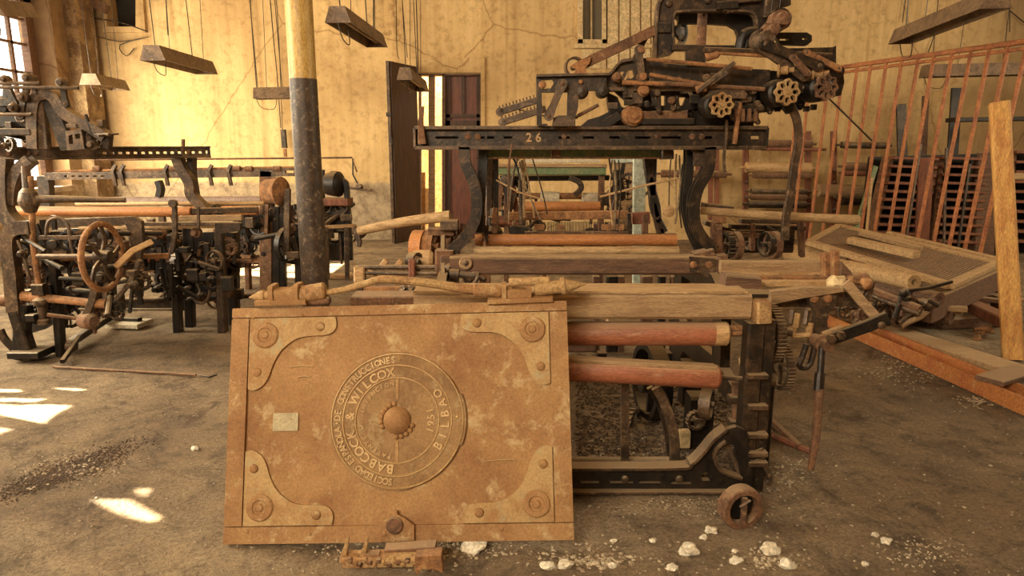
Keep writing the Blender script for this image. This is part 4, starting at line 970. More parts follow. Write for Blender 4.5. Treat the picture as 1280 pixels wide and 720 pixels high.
# long rusty rods
for a_, b_, r, m in (((808, 74), (940, 86), .010, rust), ((778, 103), (830, 105), .012, rust), ((812, 93), (882, 106), .010, rust), ((824, 104), (962, 112), .011, rustd), ((880, 62), (990, 66), .014, ironb),
                  ((896, 66), (962, 70), .010, rust), ((955, 64), (1040, 68), .007, ironb)):
    MB().tube([P(*a_, YD - .17), P(*b_, YD - .17)], r, 10).build('control_rod', m, db)
MB().lathe(P(882, 71, YD - .14), (.8, -.3, .25), [(0, .026), (.06, .026), (.07, .018)], 14).build('rod_ferrule', rust, db)
dp([(856, 64), (876, 60), (882, 68), (880, 80), (856, 80)], YD - .09, .03, iron, 'small_bracket')
for a_, b_, w in (((872, 114), (918, 78), .026), ((886, 106), (910, 90), .022)):
    A, B = P(*a_, YD - .2), P(*b_, YD - .24); MB().bar(A, B, .02, w * 1.3, (0, -1, 0)).build('hook_lever', ironb, db)
MB().lathe(P(870, 113, YD - .18), (.9, -.3, .3), [(0, .02), (.05, .022), (.055, .012)], 12).build('rod_ferrule', rust, db)
dp([(884, 114), (925, 110), (932, 118), (930, 124), (900, 122), (884, 120)], YD - .14, .03, ironb, 'lever_plate')
# body below
dp([(757, 116), (770, 122), (775, 134), (790, 140), (860, 136), (872, 128), (900, 120), (960, 118), (963, 140), (940, 142), (938, 158), (900, 158), (740, 158), (748, 146), (760, 140), (758, 128)], YD + .06, .05, black, 'lower_body', [[(820, 140), (834, 141), (832, 147), (818, 147)]])
dp([(765, 113), (800, 113), (880, 114), (884, 128), (868, 136), (850, 140), (846, 156), (800, 156), (796, 134), (780, 126)], YD + .0, .03, iron, 'centre_casting', [[(812, 120), (830, 120), (830, 132), (814, 133)], [(838, 122), (856, 122), (852, 132), (840, 134)]])
dp([(725, 158), (734, 150), (748, 146), (752, 152), (770, 140), (776, 148), (762, 158)], YD - .04, .05, black, 'lower_foot')
for a_, b_ in (((722, 145), (748, 131)), ((700, 150), (722, 146))): MB().tube([P(*a_, YD - .05), P(*b_, YD - .05)], .01, 8).build('control_rod', rustd, db)
MB().lathe(P(788, 145, YD - .06), (.15, -1, 0), [(0, .055), (.05, .055), (.055, .045), (.07, .042), (.072, .02), (.08, .018), (.081, 0)], 28).build('rusty_pulley', rust, db)
MB().bar(P(800, 145, YD - .06), P(858, 144, YD - .06), .05, .05, (0, 0, 1)).build('cam_shaft', rustd, db)
MB().bar(P(800, 152, YD - .07), P(866, 152, YD - .07), .05, .035, (0, 0, 1)).build('lower_bar', black, db)
MB().gear(P(862, 146, YD - .05), (.25, -1, 0), .055, .06, 0, .2, 4, .3).build('chain_wheel', black, db)
ch = random.Random(23)
for k in range(46):
    x = ch.uniform(765, 960); y = ch.choice((116, 122, 128, 134, 100)) + ch.uniform(-3, 3)
    kind = ch.random(); Y = YD - .09 - ch.random() * .05
    if kind < .35: MB().lathe(P(x, y, Y), (0, -1, 0), [(0, .02), (.02, .02), (.03, .014), (.031, 0)], 12).build('pivot_bolt', ch.choice((rustd, ironb, iron)), db)
    elif kind < .7: link('small_link', ch.choice((iron, ironb, black)), db, (x, y), (x + ch.uniform(-8, 8), y + ch.uniform(12, 20)), Y, .022, .012)
    else: MB().box(P(x, y, Y), .05, .03, ch.uniform(.02, .06)).build('small_block', ch.choice((iron, black, ironb)), db)
# right side: double pivot and fanning arms
for (x, y, r) in ((970, 28, .050), (949, 52, .056), (958, 41, .04)):
    MB().lathe(P(x, y, YD - .16), (.1, -1, .05), [(0, r), (.05, r), (.055, r * .7), (.10, r * .66), (.105, r * .4), (.106, 0)], 24).build('pivot_drum', ironb if r > .052 else rustd, db)
link('pivot_link', iron, db, (972, 26), (948, 53), YD - .12, .10, .04)
MB().tube(spline([P(x, y, YD - .1) for x, y in [(925, 62), (930, 44), (945, 40)]], 4), .03, 12).build('elbow', black, db)
for a_, b_, w, Y, m in (((955, 56), (1022, 83), .05, YD - .24, iron), ((950, 60), (1003, 97), .045, YD - .2, ironb), ((990, 72), (1008, 92), .03, YD - .27, rustd), ((1006, 66), (1046, 86), .032, YD - .2, rust),
                         ((1000, 74), (1046, 90), .06, YD - .14, iron), ((975, 72), (1004, 110), .06, YD - .15, iron)):
    link('fan_arm', m, db, a_, b_, Y, w, .025, 1.0, ironb)
dp([(966, 45), (972, 42), (1005, 42), (1011, 46), (1011, 53), (1005, 58), (972, 57)], YD + .05, .04, black, 'slotted_bar', [[(971, 49), (982, 49), (982, 52), (971, 52)], [(999, 48), (1005, 48), (1005, 51), (999, 51)]])
dp([(958, 62), (1038, 60), (1042, 58), (1042, 84), (1034, 74), (1000, 66), (960, 70)], YD + .02, .03, iron, 'right_arm_plate')
dp([(935, 88), (1000, 92), (1005, 120), (1000, 136), (960, 138), (935, 130)], YD + .05, .05, black, 'right_body')
for k in range(9): MB().box(P(945 + k * 9, 134 + (k % 2) * 2, YD - .03), .02, .04, .03).build('comb_tooth', black, db)
dp([(1000, 82), (1048, 88), (1050, 104), (1046, 120), (1020, 126), (1000, 122)], YD - .02, .05, iron, 'right_cheek')
for (x, y, r, dr) in ((903, 131, 14.5, .0), (985, 115, 15.5, .05), (1034, 109, 15.5, .05)):
    c = P(x, y, YD - .26); ax = V((.12, -1, 0)) if x < 1000 else V((.25, -1, 0))
    MB().lathe(c + V((-.03, .14, 0)), ax, [(0, px(r, 3.6)), (.03, px(r, 3.6) * 1.05), (.09, px(r, 3.6) * 1.0), (.10, px(r, 3.6) * .8)], 24).build('drum', black, db)
    MB().cyl(c + V((-.03, .12, 0)), c, .014, 10).build('spindle', ironb, db)
    MB().flower(c, ax, px(r, 3.55), .022).build('flower_handwheel', rusty if x < 1000 else rustd, db)
for x, y in ((972, 88), (1015, 92)): MB().lathe(P(x, y, YD - .2), (.9, -.4, 0), [(0, .036), (.012, .036), (.014, .022), (.05, .024), (.055, .014), (.08, .014)], 16).build('knob', rusty, db)
dp([(976, 130), (990, 130), (988, 140), (982, 143), (978, 138)], YD - .1, .03, black, 'pointer')
MB().sweep(spline([P(x, y, YD - .1) for x, y in [(988, 132), (996, 150), (998, 175), (993, 205), (988, 240), (982, 275), (981, 300)]], 5), rect(.04, .03), (0, -1, 0)).build('curved_drop_leg', ironb, db)
MB().sweep(spline([P(x, y, YT - .1) for x, y in [(925, 128), (922, 150), (918, 180)]], 3), ring(.013, 8)).build('drop_rod', rust, db)
MB().sweep(spline([P(x, y, YT - .1) for x, y in [(908, 150), (908, 170), (905, 195), (906, 215)]], 3), rect(.012, .02), (0, -1, 0)).build('drop_strap', ironb, db)
MB().box(P(933, 142, YD - .05), .10, .1, .10).build('chain_box', iron, db)
for k in range(4): MB().bar(P(920 + k * 8, 136, YD - .12), P(920 + k * 8, 152, YD - .12), .02, .03).build('chain_link', rustd, db)
# ================================================================== MACHINES AT THE LEFT AND BEHIND
def clutter(par, Y0, Y1, xa, xb, ya, yb, n, seed, mats, s=1.0):
    """rods, cams, levers and castings crowded inside a machine, each one a part"""
    rn = random.Random(seed)
    for k in range(n):
        x = rn.uniform(xa, xb); y = rn.uniform(ya, yb); Y = rn.uniform(Y0, Y1); m = rn.choice(mats); q = rn.random()
        c = P(x, y, Y)
        if c.z < .06: c.z = .06 + rn.random() * .1
        if q < .22:
            MB().gear(c, (rn.uniform(-.6, .6), -1, rn.uniform(-.2, .2)), rn.uniform(.04, .09) * s, .03, rn.choice((0, 14, 18)), .18, 4, .28, .1).build('cog', m, par)
        elif q < .45:
            d = V((rn.uniform(-1, 1), rn.uniform(-.4, .4), rn.uniform(-.25, .25))).normalized() * rn.uniform(.08, .22) * s
            MB().cyl(c - d, c + d, rn.uniform(.010, .022) * s, 10).build('shaft', m, par)
        elif q < .68:
            d = V((rn.uniform(-.3, .3), 0, 1)).normalized() * rn.uniform(.06, .17) * s
            if c.z - d.z < .02: c.z = d.z + .03
            MB().bar(c - d, c + d, rn.uniform(.02, .045) * s, .025, (0, 1, 0)).build('lever', m, par)
        elif q < .84:
            r = rn.uniform(.025, .05) * s
            MB().lathe(c, (rn.uniform(-.4, .4), -1, 0), [(0, r), (.03, r), (.035, r * .7), (.07, r * .6), (.071, 0)], 14).build('collar', m, par)
        else:
            MB().box(c, rn.uniform(.05, .12) * s, .06, rn.uniform(.04, .12) * s).build('casting', m, par)

# --- nearest machine at the left edge
la = thing('weaving_machine', 'dark machine at the left edge with a large spoked handwheel', 'machine', V((P(60, 400, 4.9).x, 4.9, 0)))
YA = 4.75
ft = PZ(45, 452)
MB().sweep(spline([P(x, y, YA) for x, y in [(40, 284), (24, 285), (14, 292), (12, 308), (16, 340), (20, 390)]], 5), channel(.09, .08, .016), (0, -1, 0)).build('side_casting', ironb, la)
MB().bar(P(20, 388, YA), V((P(38, 440, YA).x, YA, 0)), .08, .09, (0, 1, 0)).build('front_leg', iron, la)
MB().bar(P(66, 300, YA + .1), V((P(60, 410, YA).x, YA + .1, 0)), .05, .07, (0, 1, 0)).build('front_leg', black, la)
MB().pplate([(38, 284), (62, 274), (170, 270), (180, 276), (182, 300), (178, 330), (168, 332), (166, 290), (160, 280), (60, 284), (56, 330), (40, 330)], YA + .25, .04).build('side_casting', ironb, la)
MB().pplate([(18, 300), (60, 300), (150, 310), (150, 345), (120, 372), (60, 410), (26, 420)], YA + .5, .04, [[(28, 312), (55, 312), (52, 350), (32, 350)], [(70, 318), (110, 320), (104, 345), (72, 350)]]).build('inner_frame', black, la)
MB().bar(P(30, 380, YA + .02), P(26, 448, YA), .09, .09, (0, 1, 0)).build('lower_casting', black, la)
MB().sweep(spline([P(x, y, YA - .02) for x, y in [(0, 412), (6, 424), (20, 438), (34, 448)]], 4), rect(.05, .03), (0, -1, 0)).build('curved_foot', iron, la)
MB().box(P(40, 440, YA), .22, .2, .05).build('foot_pad', black, la)
MB().sweep(spline([P(x, y, YA) for x, y in [(38, 220), (40, 262), (41, 300), (45, 332), (48, 354)]], 4), ring(.02, 12)).build('red_rod', rust, la)
MB().lathe(P(38, 262, YA), (0, 0, 1), [(-.02, .035), (.03, .06), (.06, .07), (.12, .055), (.15, .03), (.30, .02)], 16).build('post_head', ironb, la)
MB().sweep([P(27, 249, YA), P(85, 249, YA), P(157, 250, YA + .1)], ring(.024, 12), None, [1.3, 1, .8]).build('round_arm', ironb, la)
MB().lathe(P(50, 371, YA - .02), (0, 0, -1), [(0, .02), (.02, .05), (.05, .05), (.07, .03), (.16, .026), (.17, .04), (.2, .04)], 16).build('bearing', ironb, la)
MB().tube([P(-8, 375, YA + .02), P(30, 374, YA + .02)], .035, 14).build('rusty_pipe', rustd, la)
MB().lathe(P(28, 370, YA), (1, 0, -.1), [(0, .035), (.07, .035), (.08, .045), (.14, .045), (.15, .03), (.5, .028), (.52, .035), (.6, .035)], 16).build('rusty_shaft', rust, la)
MB().sweep(spline([P(x, y, YA - .03) for x, y in [(118, 345), (118, 365), (112, 385), (104, 400)]], 4), rect(.05, .03), (0, -1, 0)).build('swing_lever', ironb, la)
MB().lathe(P(103, 400, YA), (.9, -.4, 0), [(0, .05), (.02, .06), (.10, .06), (.13, .04)], 18).build('lever_boss', rustd, la)
# wheel turned at an angle
hw = P(128, 321, YA - .15); hx = V((1, -.02, 0))
m = MB(); a_, s_, u_ = frame_of(hx)
rr = .225; m.sweep([hw + s_ * (rr * math.cos(t)) + u_ * (rr * math.sin(t)) for t in [2 * math.pi * i / 40 for i in range(41)]], ring(.020, 10), None, None, False)
whl = m.build('handwheel', rust, la)
for k in range(5):
    t = .4 + 2 * math.pi * k / 5; d = s_ * math.cos(t) + u_ * math.sin(t); md_ = s_ * math.cos(t + .5) + u_ * math.sin(t + .5)
    MB().sweep(spline([hw + d * .03, hw + md_ * .11 * .6 + d * .06, hw + d * rr], 4), rect(.03, .016), hx).build('spoke', ironb, whl)
MB().cyl(hw - a_ * .05, hw + a_ * .06, .045, 18).build('hub', iron, whl)
MB().cyl(hw, hw - a_ * .45, .02, 12).build('wheel_shaft', ironb, la)
MB().sweep([P(145, 334, YA - .1), P(165, 314, YA), P(190, 302, YA + .1)], rect(.04, .03), (0, -1, 0)).build('long_lever', tanroll, la)
MB().sweep([P(146, 374, YA), P(165, 350, YA), P(175, 325, YA)], rect(.03, .03), (0, -1, 0)).build('long_lever', ironb, la)
MB().lathe(PZ(58, 443) + V((0, 0, .06)), (1, .1, 0), [(0, .03), (.02, .045), (.10, .05), (.20, .045), (.22, .03)], 14).build('treadle_end', ironb, la)
MB().bar(PZ(84, 440) + V((0, 0, .05)), PZ(148, 404) + V((0, 0, .10)), .055, .05).build('treadle', black, la)
MB().bar(P(78, 452, 4.6) * 1, P(100, 420, 5.0), .03, .03).build('treadle', iron, la)
for (x, y, r, t, m_) in ((75, 300, .07, 0, iron), (100, 296, .045, 12, rusty), (86, 305, .03, 0, rustd), (33, 292, .035, 0, ironb), (60, 320, .06, 18, black), (100, 340, .09, 0, black), (70, 356, .05, 14, iron), (46, 395, .07, 0, black)):
    MB().gear(P(x, y, YA + .1), (.25, -1, 0), r, .04, t, .2, 4, .3, .12).build('cog', m_, la)
for pts in ([(58, 296), (60, 278), (72, 272), (84, 280), (88, 300)], [(88, 300), (92, 320), (100, 330)], [(22, 300), (30, 320), (36, 345)]):
    MB().sweep(spline([P(x, y, YA - .02) for x, y in pts], 4), ring(.012, 8)).build('bent_rod', ironb, la)
MB().bar(P(50, 297, YA - .02), P(110, 297, YA - .02), .02, .03).build('cross_bar', ironb, la)
MB().bar(P(68, 316, YA), P(85, 316, YA), .03, .06).build('plate_block', ironb, la)
MB().bar(P(60, 323, YA + .1), P(210, 320, YA + .6), .05, .04).build('cross_bar', rust, la)
clutter(la, YA - .05, YA + .5, 20, 175, 290, 400, 110, 5, (black, black, iron, iron, ironb, rustd), 1.0)

# --- the shedding head over it, at the top left
sh_ = thing('overhead_mechanism', 'dark arched mechanism with iron arms at the upper left edge, before the window', 'machine', P(60, 188, 5.0))
YH = 5.0
def hd_sw(pts, prof, nm, m, Y=YH): return MB().sweep(spline([P(x, y, Y) for x, y in pts], 4), prof, (0, -1, 0)).build(nm, m, sh_)
hd_sw([(45, 186), (44, 160), (45, 135), (50, 122), (62, 118), (72, 124), (82, 140), (100, 152), (120, 162), (134, 172)], channel(.075, .09, .018), 'arched_arm', ironb)
hd_sw([(62, 122), (70, 145), (78, 165), (86, 186)], rect(.10, .05), 'arch_leg', iron)
hd_sw([(47, 122), (52, 150), (56, 186)], rect(.08, .05), 'arch_leg', ironb)
hd_sw([(120, 163), (112, 172), (120, 185)], rect(.05, .05), 'arm_fork', ironb)
hd_sw([(136, 168), (134, 186)], rect(.05, .05), 'arm_fork', iron)
for a_, b_, r in (((-5, 104), (50, 104), .012), ((-5, 109), (98, 110), .012), ((-5, 143), (40, 143), .012)): MB().tube([P(*a_, YH - .1), P(*b_, YH - .1)], r, 8).build('head_rod', ironb, sh_)
for (x, y, r) in ((38, 98, .035), (80, 104, .035), (32, 122, .035), (20, 135, .03), (10, 100, .03)): MB().lathe(P(x, y, YH - .05), (.2, -1, 0), [(0, r), (.05, r), (.06, r * .6), (.09, r * .5), (.091, 0)], 16).build('bearing', ironb, sh_)
for a_, b_, w, m_ in (((38, 98), (28, 145), .045, ironb), ((80, 104), (84, 130), .04, iron), ((8, 100), (20, 130), .05, iron), ((45, 98), (46, 118), .03, ironb)): link('head_link', m_, sh_, a_, b_, YH - .02, w, .03)
hd_sw([(-6, 130), (10, 128), (28, 132), (40, 130)], rect(.06, .05), 'curved_arm', iron)
MB().box(P(16, 152, YH + .05), .30, .1, .09).build('head_casting', black, sh_)
MB().box(P(20, 165, YH), .26, .1, .05).build('head_casting', iron, sh_)
hd_sw([(20, 140), (22, 150), (30, 152), (34, 144)], ring(.012, 8), 'hook', ironb)
MB().pplate([(88, 164), (108, 162), (112, 186), (90, 188)], YH, .06, [[(92, 170), (97, 168), (98, 180), (93, 180)], [(100, 168), (106, 167), (107, 173), (101, 174)]]).build('bracket', ironb, sh_)
clutter(sh_, YH - .05, YH + .3, 0, 34, 118, 183, 22, 8, (black, iron, ironb), .8)
clutter(sh_, YH - .05, YH + .2, 84, 136, 150, 182, 12, 9, (black, iron, ironb), .6)

# --- loom with the slotted top beam, left
lb = thing('power_loom', 'left loom with long slotted brown beam carried on gooseneck arms', 'loom', V((P(150, 400, 6.0).x, 6.0, 0)))
b0, b1 = P(-14, 192, 5.05), P(262, 190, 6.0)
d = b1 - b0; L = d.length; bu = d.normalized(); bz = V((0, 0, 1))
sls = []
for k in range(14):
    t = .47 + k * .036
    sls.append(rc(L * t, L * (t + .016), -.012, .006))
MB().plate(rc(0, L, -.042, .042), b0, bu, bz, .025, sls + [rc(L * .975, L * .985, -.012, .012)]).build('top_beam', ironb, lb)
for z in (-.042, .042): MB().bar(b0 + bz * z, b1 + bz * z, .08, .014, (0, 0, 1)).build('beam_flange', ironb, lb)
for t in (.09, .17, .20, .90): bolt(lb, b0 + d * t + V((.0, -.04, 0)), r=.018, mat=rustd)
MB().bar(P(229, 193, 5.85), P(229, 174, 5.85), .02, .03, (0, 1, 0)).build('beam_stud', rustd, lb)
def gs(pts, Y, par, w=.08, m=ironb, dp_=.09): return MB().sweep(spline([P(x, y, Y) for x, y in pts], 6), channel(w, dp_, .016), (0, -1, 0)).build('gooseneck', m, par)
gs([(222, 197), (228, 212), (238, 228), (240, 243), (250, 255), (262, 268)], 5.9, lb)
gs([(240, 197), (240, 215), (242, 232), (244, 244)], 6.0, lb, .05, iron)
gs([(4, 197), (3, 225), (6, 262), (22, 281), (36, 286)], 5.0, lb, .10)
gs([(40, 199), (26, 212), (18, 232), (16, 255)], 5.02, lb, .07, ironb)
MB().bar(P(255, 270, 5.9), P(256, 258, 5.9), .12, .05, (0, 1, 0)).build('gooseneck_foot', iron, lb)
MB().bar(P(268, 257, 5.9), P(276, 268, 5.9), .05, .1, (0, 1, 0)).build('gooseneck_foot', black, lb)
# rollers and rails across
def roll(par, a_, b_, Y, r, m, nm, Yb=None): 
    A, B = P(*a_, Y), P(*b_, Yb or Y); return MB().lathe(A, B - A, [(0, r * .9), (.006, r), ((B - A).length - .006, r), ((B - A).length, r * .9)], 20).build(nm, m, par)
roll(lb, (-10, 264), (240, 265), 5.7, .042, orroll, 'warp_roller')
MB().bar(P(240, 264, 5.7), P(322, 262, 5.9), .06, .05).build('roller_cradle', ironb, lb)
roll(lb, (95, 255), (330, 254), 6.0, .018, tanroll, 'guide_shaft')
MB().bar(P(225, 273, 5.5), P(303, 272, 5.5), .05, .045).build('wood_rail', wood, lb)
MB().bar(P(180, 280, 5.4), P(300, 280, 5.4), .05, .03).build('iron_rail', ironb, lb)
MB().bar(P(100, 285, 5.5), P(300, 283, 5.5), .04, .02).build('iron_rail', tanroll, lb)
MB().pplate([(272, 278), (304, 278), (302, 288), (272, 292)], 5.4, .05).build('rail_end', iron, lb)
MB().sweep([P(218, 252, 5.3), P(219, 290, 5.3), P(215, 315, 5.3)], rect(.035, .03), (0, -1, 0)).build('standing_lever', ironb, lb)
MB().lathe(P(218, 254, 5.27), (0, -1, 0), [(0, .03), (.04, .03), (.042, .015)], 16).build('lever_eye', ironb, lb)
MB().bar(P(248, 285, 5.3), P(248, 258, 5.3), .02, .02, (0, 1, 0)).build('stud', ironb, lb)
# right side frame
for (x0_, x1_, y0, y1, Y, m_) in ((214, 223, 300, 372, 5.5, black), (230, 240, 285, 374, 5.7, black), (270, 280, 290, 372, 5.5, iron), (284, 296, 290, 365, 5.8, black)):
    MB().bar(P((x0_ + x1_) / 2, y0, Y), V((P((x0_ + x1_) / 2, y1, Y).x, Y, 0)), px(x1_ - x0_, Y), .08, (0, 1, 0)).build('side_leg', m_, lb)
MB().sweep(spline([P(x, y, 5.5) for x, y in [(222, 300), (214, 320), (214, 340), (222, 352)]], 4), rect(.05, .05), (0, -1, 0)).build('curved_strap', rustd, lb)
YR = 5.85
MB().pplate([(90, 373), (197, 373), (206, 367), (212, 356), (220, 350), (232, 350), (234, 386), (90, 386)], YR, .05, [[(219, 362), (225, 359), (229, 366), (227, 374), (221, 372)]]).build('front_rail', iron, lb)
MB().sweep(spline([P(x, y, YR - .04) for x, y in [(90, 373), (197, 373), (207, 367), (214, 355), (222, 350)]], 4), rect(.018, .09), (0, -1, 0)).build('rail_flange', ironb, lb)
MB().sweep([P(90, 386, YR - .04), P(236, 386, YR - .04)], rect(.018, .09), (0, -1, 0)).build('rail_flange', ironb, lb)
MB().bar(P(176, 370, YR), P(178, 325, YR), .035, .04, (0, 1, 0)).build('upright_bar', ironb, lb)
MB().sweep(spline([P(x, y, 5.5) for x, y in [(240, 370), (246, 378), (256, 378), (262, 366), (262, 340), (258, 320)]], 4), ring(.012, 8)).build('bent_rod', ironb, lb)
MB().bar(P(150, 339, 6.4), P(240, 339, 6.4), .03, .02).build('light_rail', tanroll, lb)
MB().bar(P(150, 346, 6.2), P(205, 333, 6.5), .03, .02).build('light_rail', tanroll, lb)
roll(lb, (60, 326), (215, 322), 6.0, .035, redroll, 'cloth_roller')
MB().gear(P(286, 330, 5.6), (1, -.5, 0), .16, .05, 24, .15, 5, .2).build('end_gear', iron, lb)
MB().gear(P(236, 330, 5.5), (1, -.4, 0), .13, .05, 20, .15, 5, .2).build('end_gear', iron, lb)
for x in (204, 196): MB().lathe(P(x, 292, 5.4), (.3, -1, 0), [(0, .04), (.05, .04), (.06, .02), (.1, .02)], 14).build('bearing', rustd, lb)
MB().pplate([(196, 292), (300, 288), (300, 366), (262, 376), (196, 350)], 6.05, .05, [[(226, 304), (244, 304), (244, 326), (228, 330)], [(252, 340), (266, 338), (262, 352), (252, 352)], [(286, 300), (294, 300), (294, 318), (286, 316)]]).build('rear_casting', black, lb)  # black plate added to deepen the dark inside this loom
MB().pplate([(70, 286), (190, 282), (196, 336), (150, 344), (70, 340)], 6.15, .05, [[(82, 296), (110, 296), (104, 312), (84, 312)], [(150, 292), (176, 290), (176, 304), (152, 306)]]).build('rear_casting', black, lb)  # second black plate, put in for darkness behind the machinery
clutter(lb, 5.35, 6.0, 195, 300, 288, 378, 85, 12, (black, black, black, iron, ironb, rustd), 1.0)
clutter(lb, 5.6, 6.3, 60, 200, 276, 330, 30, 14, (black, iron, ironb, rustd), .9)

# --- loom behind it, with the electric motor
lc = thing('power_loom', 'far left loom with a rusty round motor beside the iron column', 'loom', V((P(250, 330, 7.6).x, 7.6, 0)))
YC = 7.3
MB().pplate([(60, 216), (372, 210), (372, 220), (60, 225)], YC, .05, [[(x, 219), (x + 5, 219), (x + 5, 221), (x, 221)] for x in range(84, 135, 9)] + [[(358, 213), (369, 213), (369, 216), (358, 216)]]).build('top_beam', ironb, lc)
MB().tube([P(70, 214, YC - .03), P(370, 209, YC - .03)], .012, 8).build('long_rod', rust, lc)
MB().tube([P(120, 200, YC + .2), P(440, 197, YC + .2), P(446, 215, YC + .2)], .010, 8).build('long_rod', rustd, lc)
for x in (145, 155, 210, 265, 289): MB().sweep(spline([P(x, 206, YC - .05), P(x - 4, 214, YC - .06), P(x - 2, 222, YC - .06), P(x, 232, YC - .05)], 3), rect(.035, .03), (0, -1, 0)).build('beam_hook', ironb, lc)
for x in (117, 213, 292, 307, 342): MB().lathe(P(x, 211, YC - .04), (1, 0, 0), [(0, .03), (.07, .03), (.08, .02)], 14).build('rod_collar', rustd, lc)
gs([(56, 220), (58, 240), (58, 262)], YC, lc, .12, iron)
gs([(198, 226), (201, 236), (199, 246)], YC, lc, .05, black)
roll(lc, (118, 252), (330, 251), YC, .05, worn('mauve_roller', (.34, .24, .19), (.26, .18, .14), None, 5, 60, .6), 'warp_roller')
MB().bar(P(170, 248, YC + .1), P(335, 247, YC + .1), .05, .02).build('roller_lath', rustd, lc)
roll(lc, (230, 264), (322, 263), YC - .2, .05, orroll, 'orange_roller')
MB().bar(P(334, 214, YC), V((P(334, 360, YC).x, YC, 0)), .14, .10, (0, 1, 0)).build('side_leg', rustd, lc)
MB().lathe(P(333, 239, YC - .1), (1, -.35, 0), [(0, .09), (.01, .125), (.16, .14), (.17, .15), (.19, .15), (.20, .13), (.22, .08), (.25, .03)], 28).build('motor', rust, lc)
MB().box(P(346, 224, YC - .1), .09, .08, .05).build('motor_cap', rustd, lc)
MB().pplate([(357, 236), (364, 236), (363, 318), (357, 318)], YC - .15, .06).build('belt', ironb, lc)
MB().gear(P(366, 306, YC - .1), (1, -.4, 0), .19, .06, 0, .1, 5, .15).build('belt_pulley', black, lc)
for (x0_, x1_, y0, y1, m_) in ((305, 311, 265, 325, rustd), (338, 350, 258, 330, black), (350, 356, 270, 335, black), (368, 376, 255, 330, black)):
    MB().bar(P((x0_ + x1_) / 2, y0, YC), V((P((x0_ + x1_) / 2, y1, YC).x, YC, 0)), px(x1_ - x0_, YC), .08, (0, 1, 0)).build('side_leg', m_, lc)
MB().bar(P(298, 326, YC), P(345, 325, YC), .06, .05).build('lower_rail', rust, lc)
MB().bar(P(150, 333, YC), P(345, 333, YC), .05, .02).build('lower_rail', rustd, lc)
MB().box(P(308, 320, YC), .14, .14, .04).build('foot_pad', rust, lc)
MB().pplate([(300, 268), (340, 262), (372, 262), (376, 328), (300, 330)], YC + .3, .05, [[(308, 276), (318, 274), (318, 290), (308, 290)], [(318, 306), (334, 306), (330, 318), (318, 318)]]).build('rear_casting', black, lc)
clutter(lc, YC - .2, YC + .3, 298, 372, 262, 330, 45, 22, (black, black, iron, ironb, rustd), 1.3)
clutter(lc, YC - .1, YC + .4, 180, 300, 256, 300, 22, 23, (iron, ironb, rustd), 1.0)

# --- small machine with a motor, right of the column
ld = thing('motor_stand', 'small dark machine with a round motor standing right of the iron column', 'machine', V((P(425, 325, 8.2).x, 8.2, 0)))
YM = 8.2
MB().lathe(P(409, 230, YM), (1, -.3, 0), [(0, .10), (.01, .13), (.13, .15), (.16, .15), (.18, .12), (.2, .04)], 26).build('motor', black, ld)
MB().lathe(P(418, 221, YM), (0, 0, 1), [(0, .05), (.06, .05), (.07, .03)], 12).build('motor_cap', black, ld)
MB().box(P(419, 252, YM), .36, .3, .08).build('motor_bed', woodr, ld)
MB().bar(P(403, 212, YM), V((P(403, 330, YM).x, YM, 0)), .05, .06, (0, 1, 0)).build('stand_post', black, ld)
MB().sweep(spline([P(x, y, YM) for x, y in [(424, 226), (432, 228), (434, 245), (436, 280), (438, 325)]], 4), rect(.06, .08), (0, -1, 0)).build('stand_post', black, ld)
MB().pplate([(408, 255), (436, 252), (440, 325), (408, 325)], YM + .1, .05, [[(414, 290), (424, 290), (424, 300), (414, 300)]]).build('stand_frame', black, ld)
MB().bar(P(408, 275, YM - .05), P(432, 262, YM - .05), .03, .06).build('brace', iron, ld)
MB().bar(P(404, 284, YM - .3), P(445, 282, YM - .3), .03, .04).build('front_rail', tanroll, ld)
for x in (408, 433): MB().bar(P(x, 284, YM - .3), V((P(x, 325, YM - .3).x, YM - .3, 0)), .05, .04, (0, 1, 0)).build('front_leg', ironb, ld)
MB().box(V((P(425, 325, YM).x, YM - .2, .02)), .9, .2, .04).build('floor_rail', tanroll, ld)
clutter(ld, YM - .1, YM + .1, 406, 440, 250, 322, 18, 31, (black, iron, ironb), 1.2)
cra = thing('pole_crank', 'iron fork and hook holding the end of the grey pole left of the door', 'bracket', P(447, 300, 4.2))
MB().sweep(spline([P(x, y, 4.15) for x, y in [(442, 284), (446, 290), (449, 302), (448, 308)]], 3), rect(.03, .03), (0, -1, 0)).build('fork', ironb, cra)
MB().lathe(P(444, 290, 4.2), (1, -.3, 0), [(0, .02), (.02, .038), (.05, .038), (.07, .02)], 14).build('collar', rustd, cra)

# --- loom and stuff seen through loom 26
le = thing('power_loom', 'far loom with green rails seen through the frame of loom 26', 'loom', V((P(710, 320, 6.3).x, 6.3, 0)))
YE = 6.2
MB().bar(P(606, 212.5, YE), P(757, 212.5, YE), .08, .09, (0, 0, 1)).build('green_rail', green, le)
MB().bar(P(604, 207, YE - .01), P(758, 207, YE - .01), .10, .03, (0, 0, 1)).build('rail_edge', wood, le)
MB().bar(P(625, 223, YE + .2), P(768, 222, YE + .2), .06, .05, (0, 0, 1)).build('dark_rail', black, le)
for x in (609, 633, 752, 770, 602): MB().bar(P(x, 212, YE + .05), V((P(x, 300, YE).x, YE + .05, 0)), .05, .08, (0, 1, 0)).build('upright', rustd if x != 770 else iron, le)
for x in (609, 712): MB().sweep(spline([P(x, 222, YE), P(x + 12, 228, YE), P(x + 14, 236, YE), P(x + 6, 244, YE)], 4), rect(.05, .05), (0, -1, 0)).build('curved_bracket', iron, le)
roll(le, (652, 258), (750, 258), YE, .045, orroll, 'orange_roller')
roll(le, (655, 245), (745, 245), YE + .2, .03, rust, 'warp_roller')
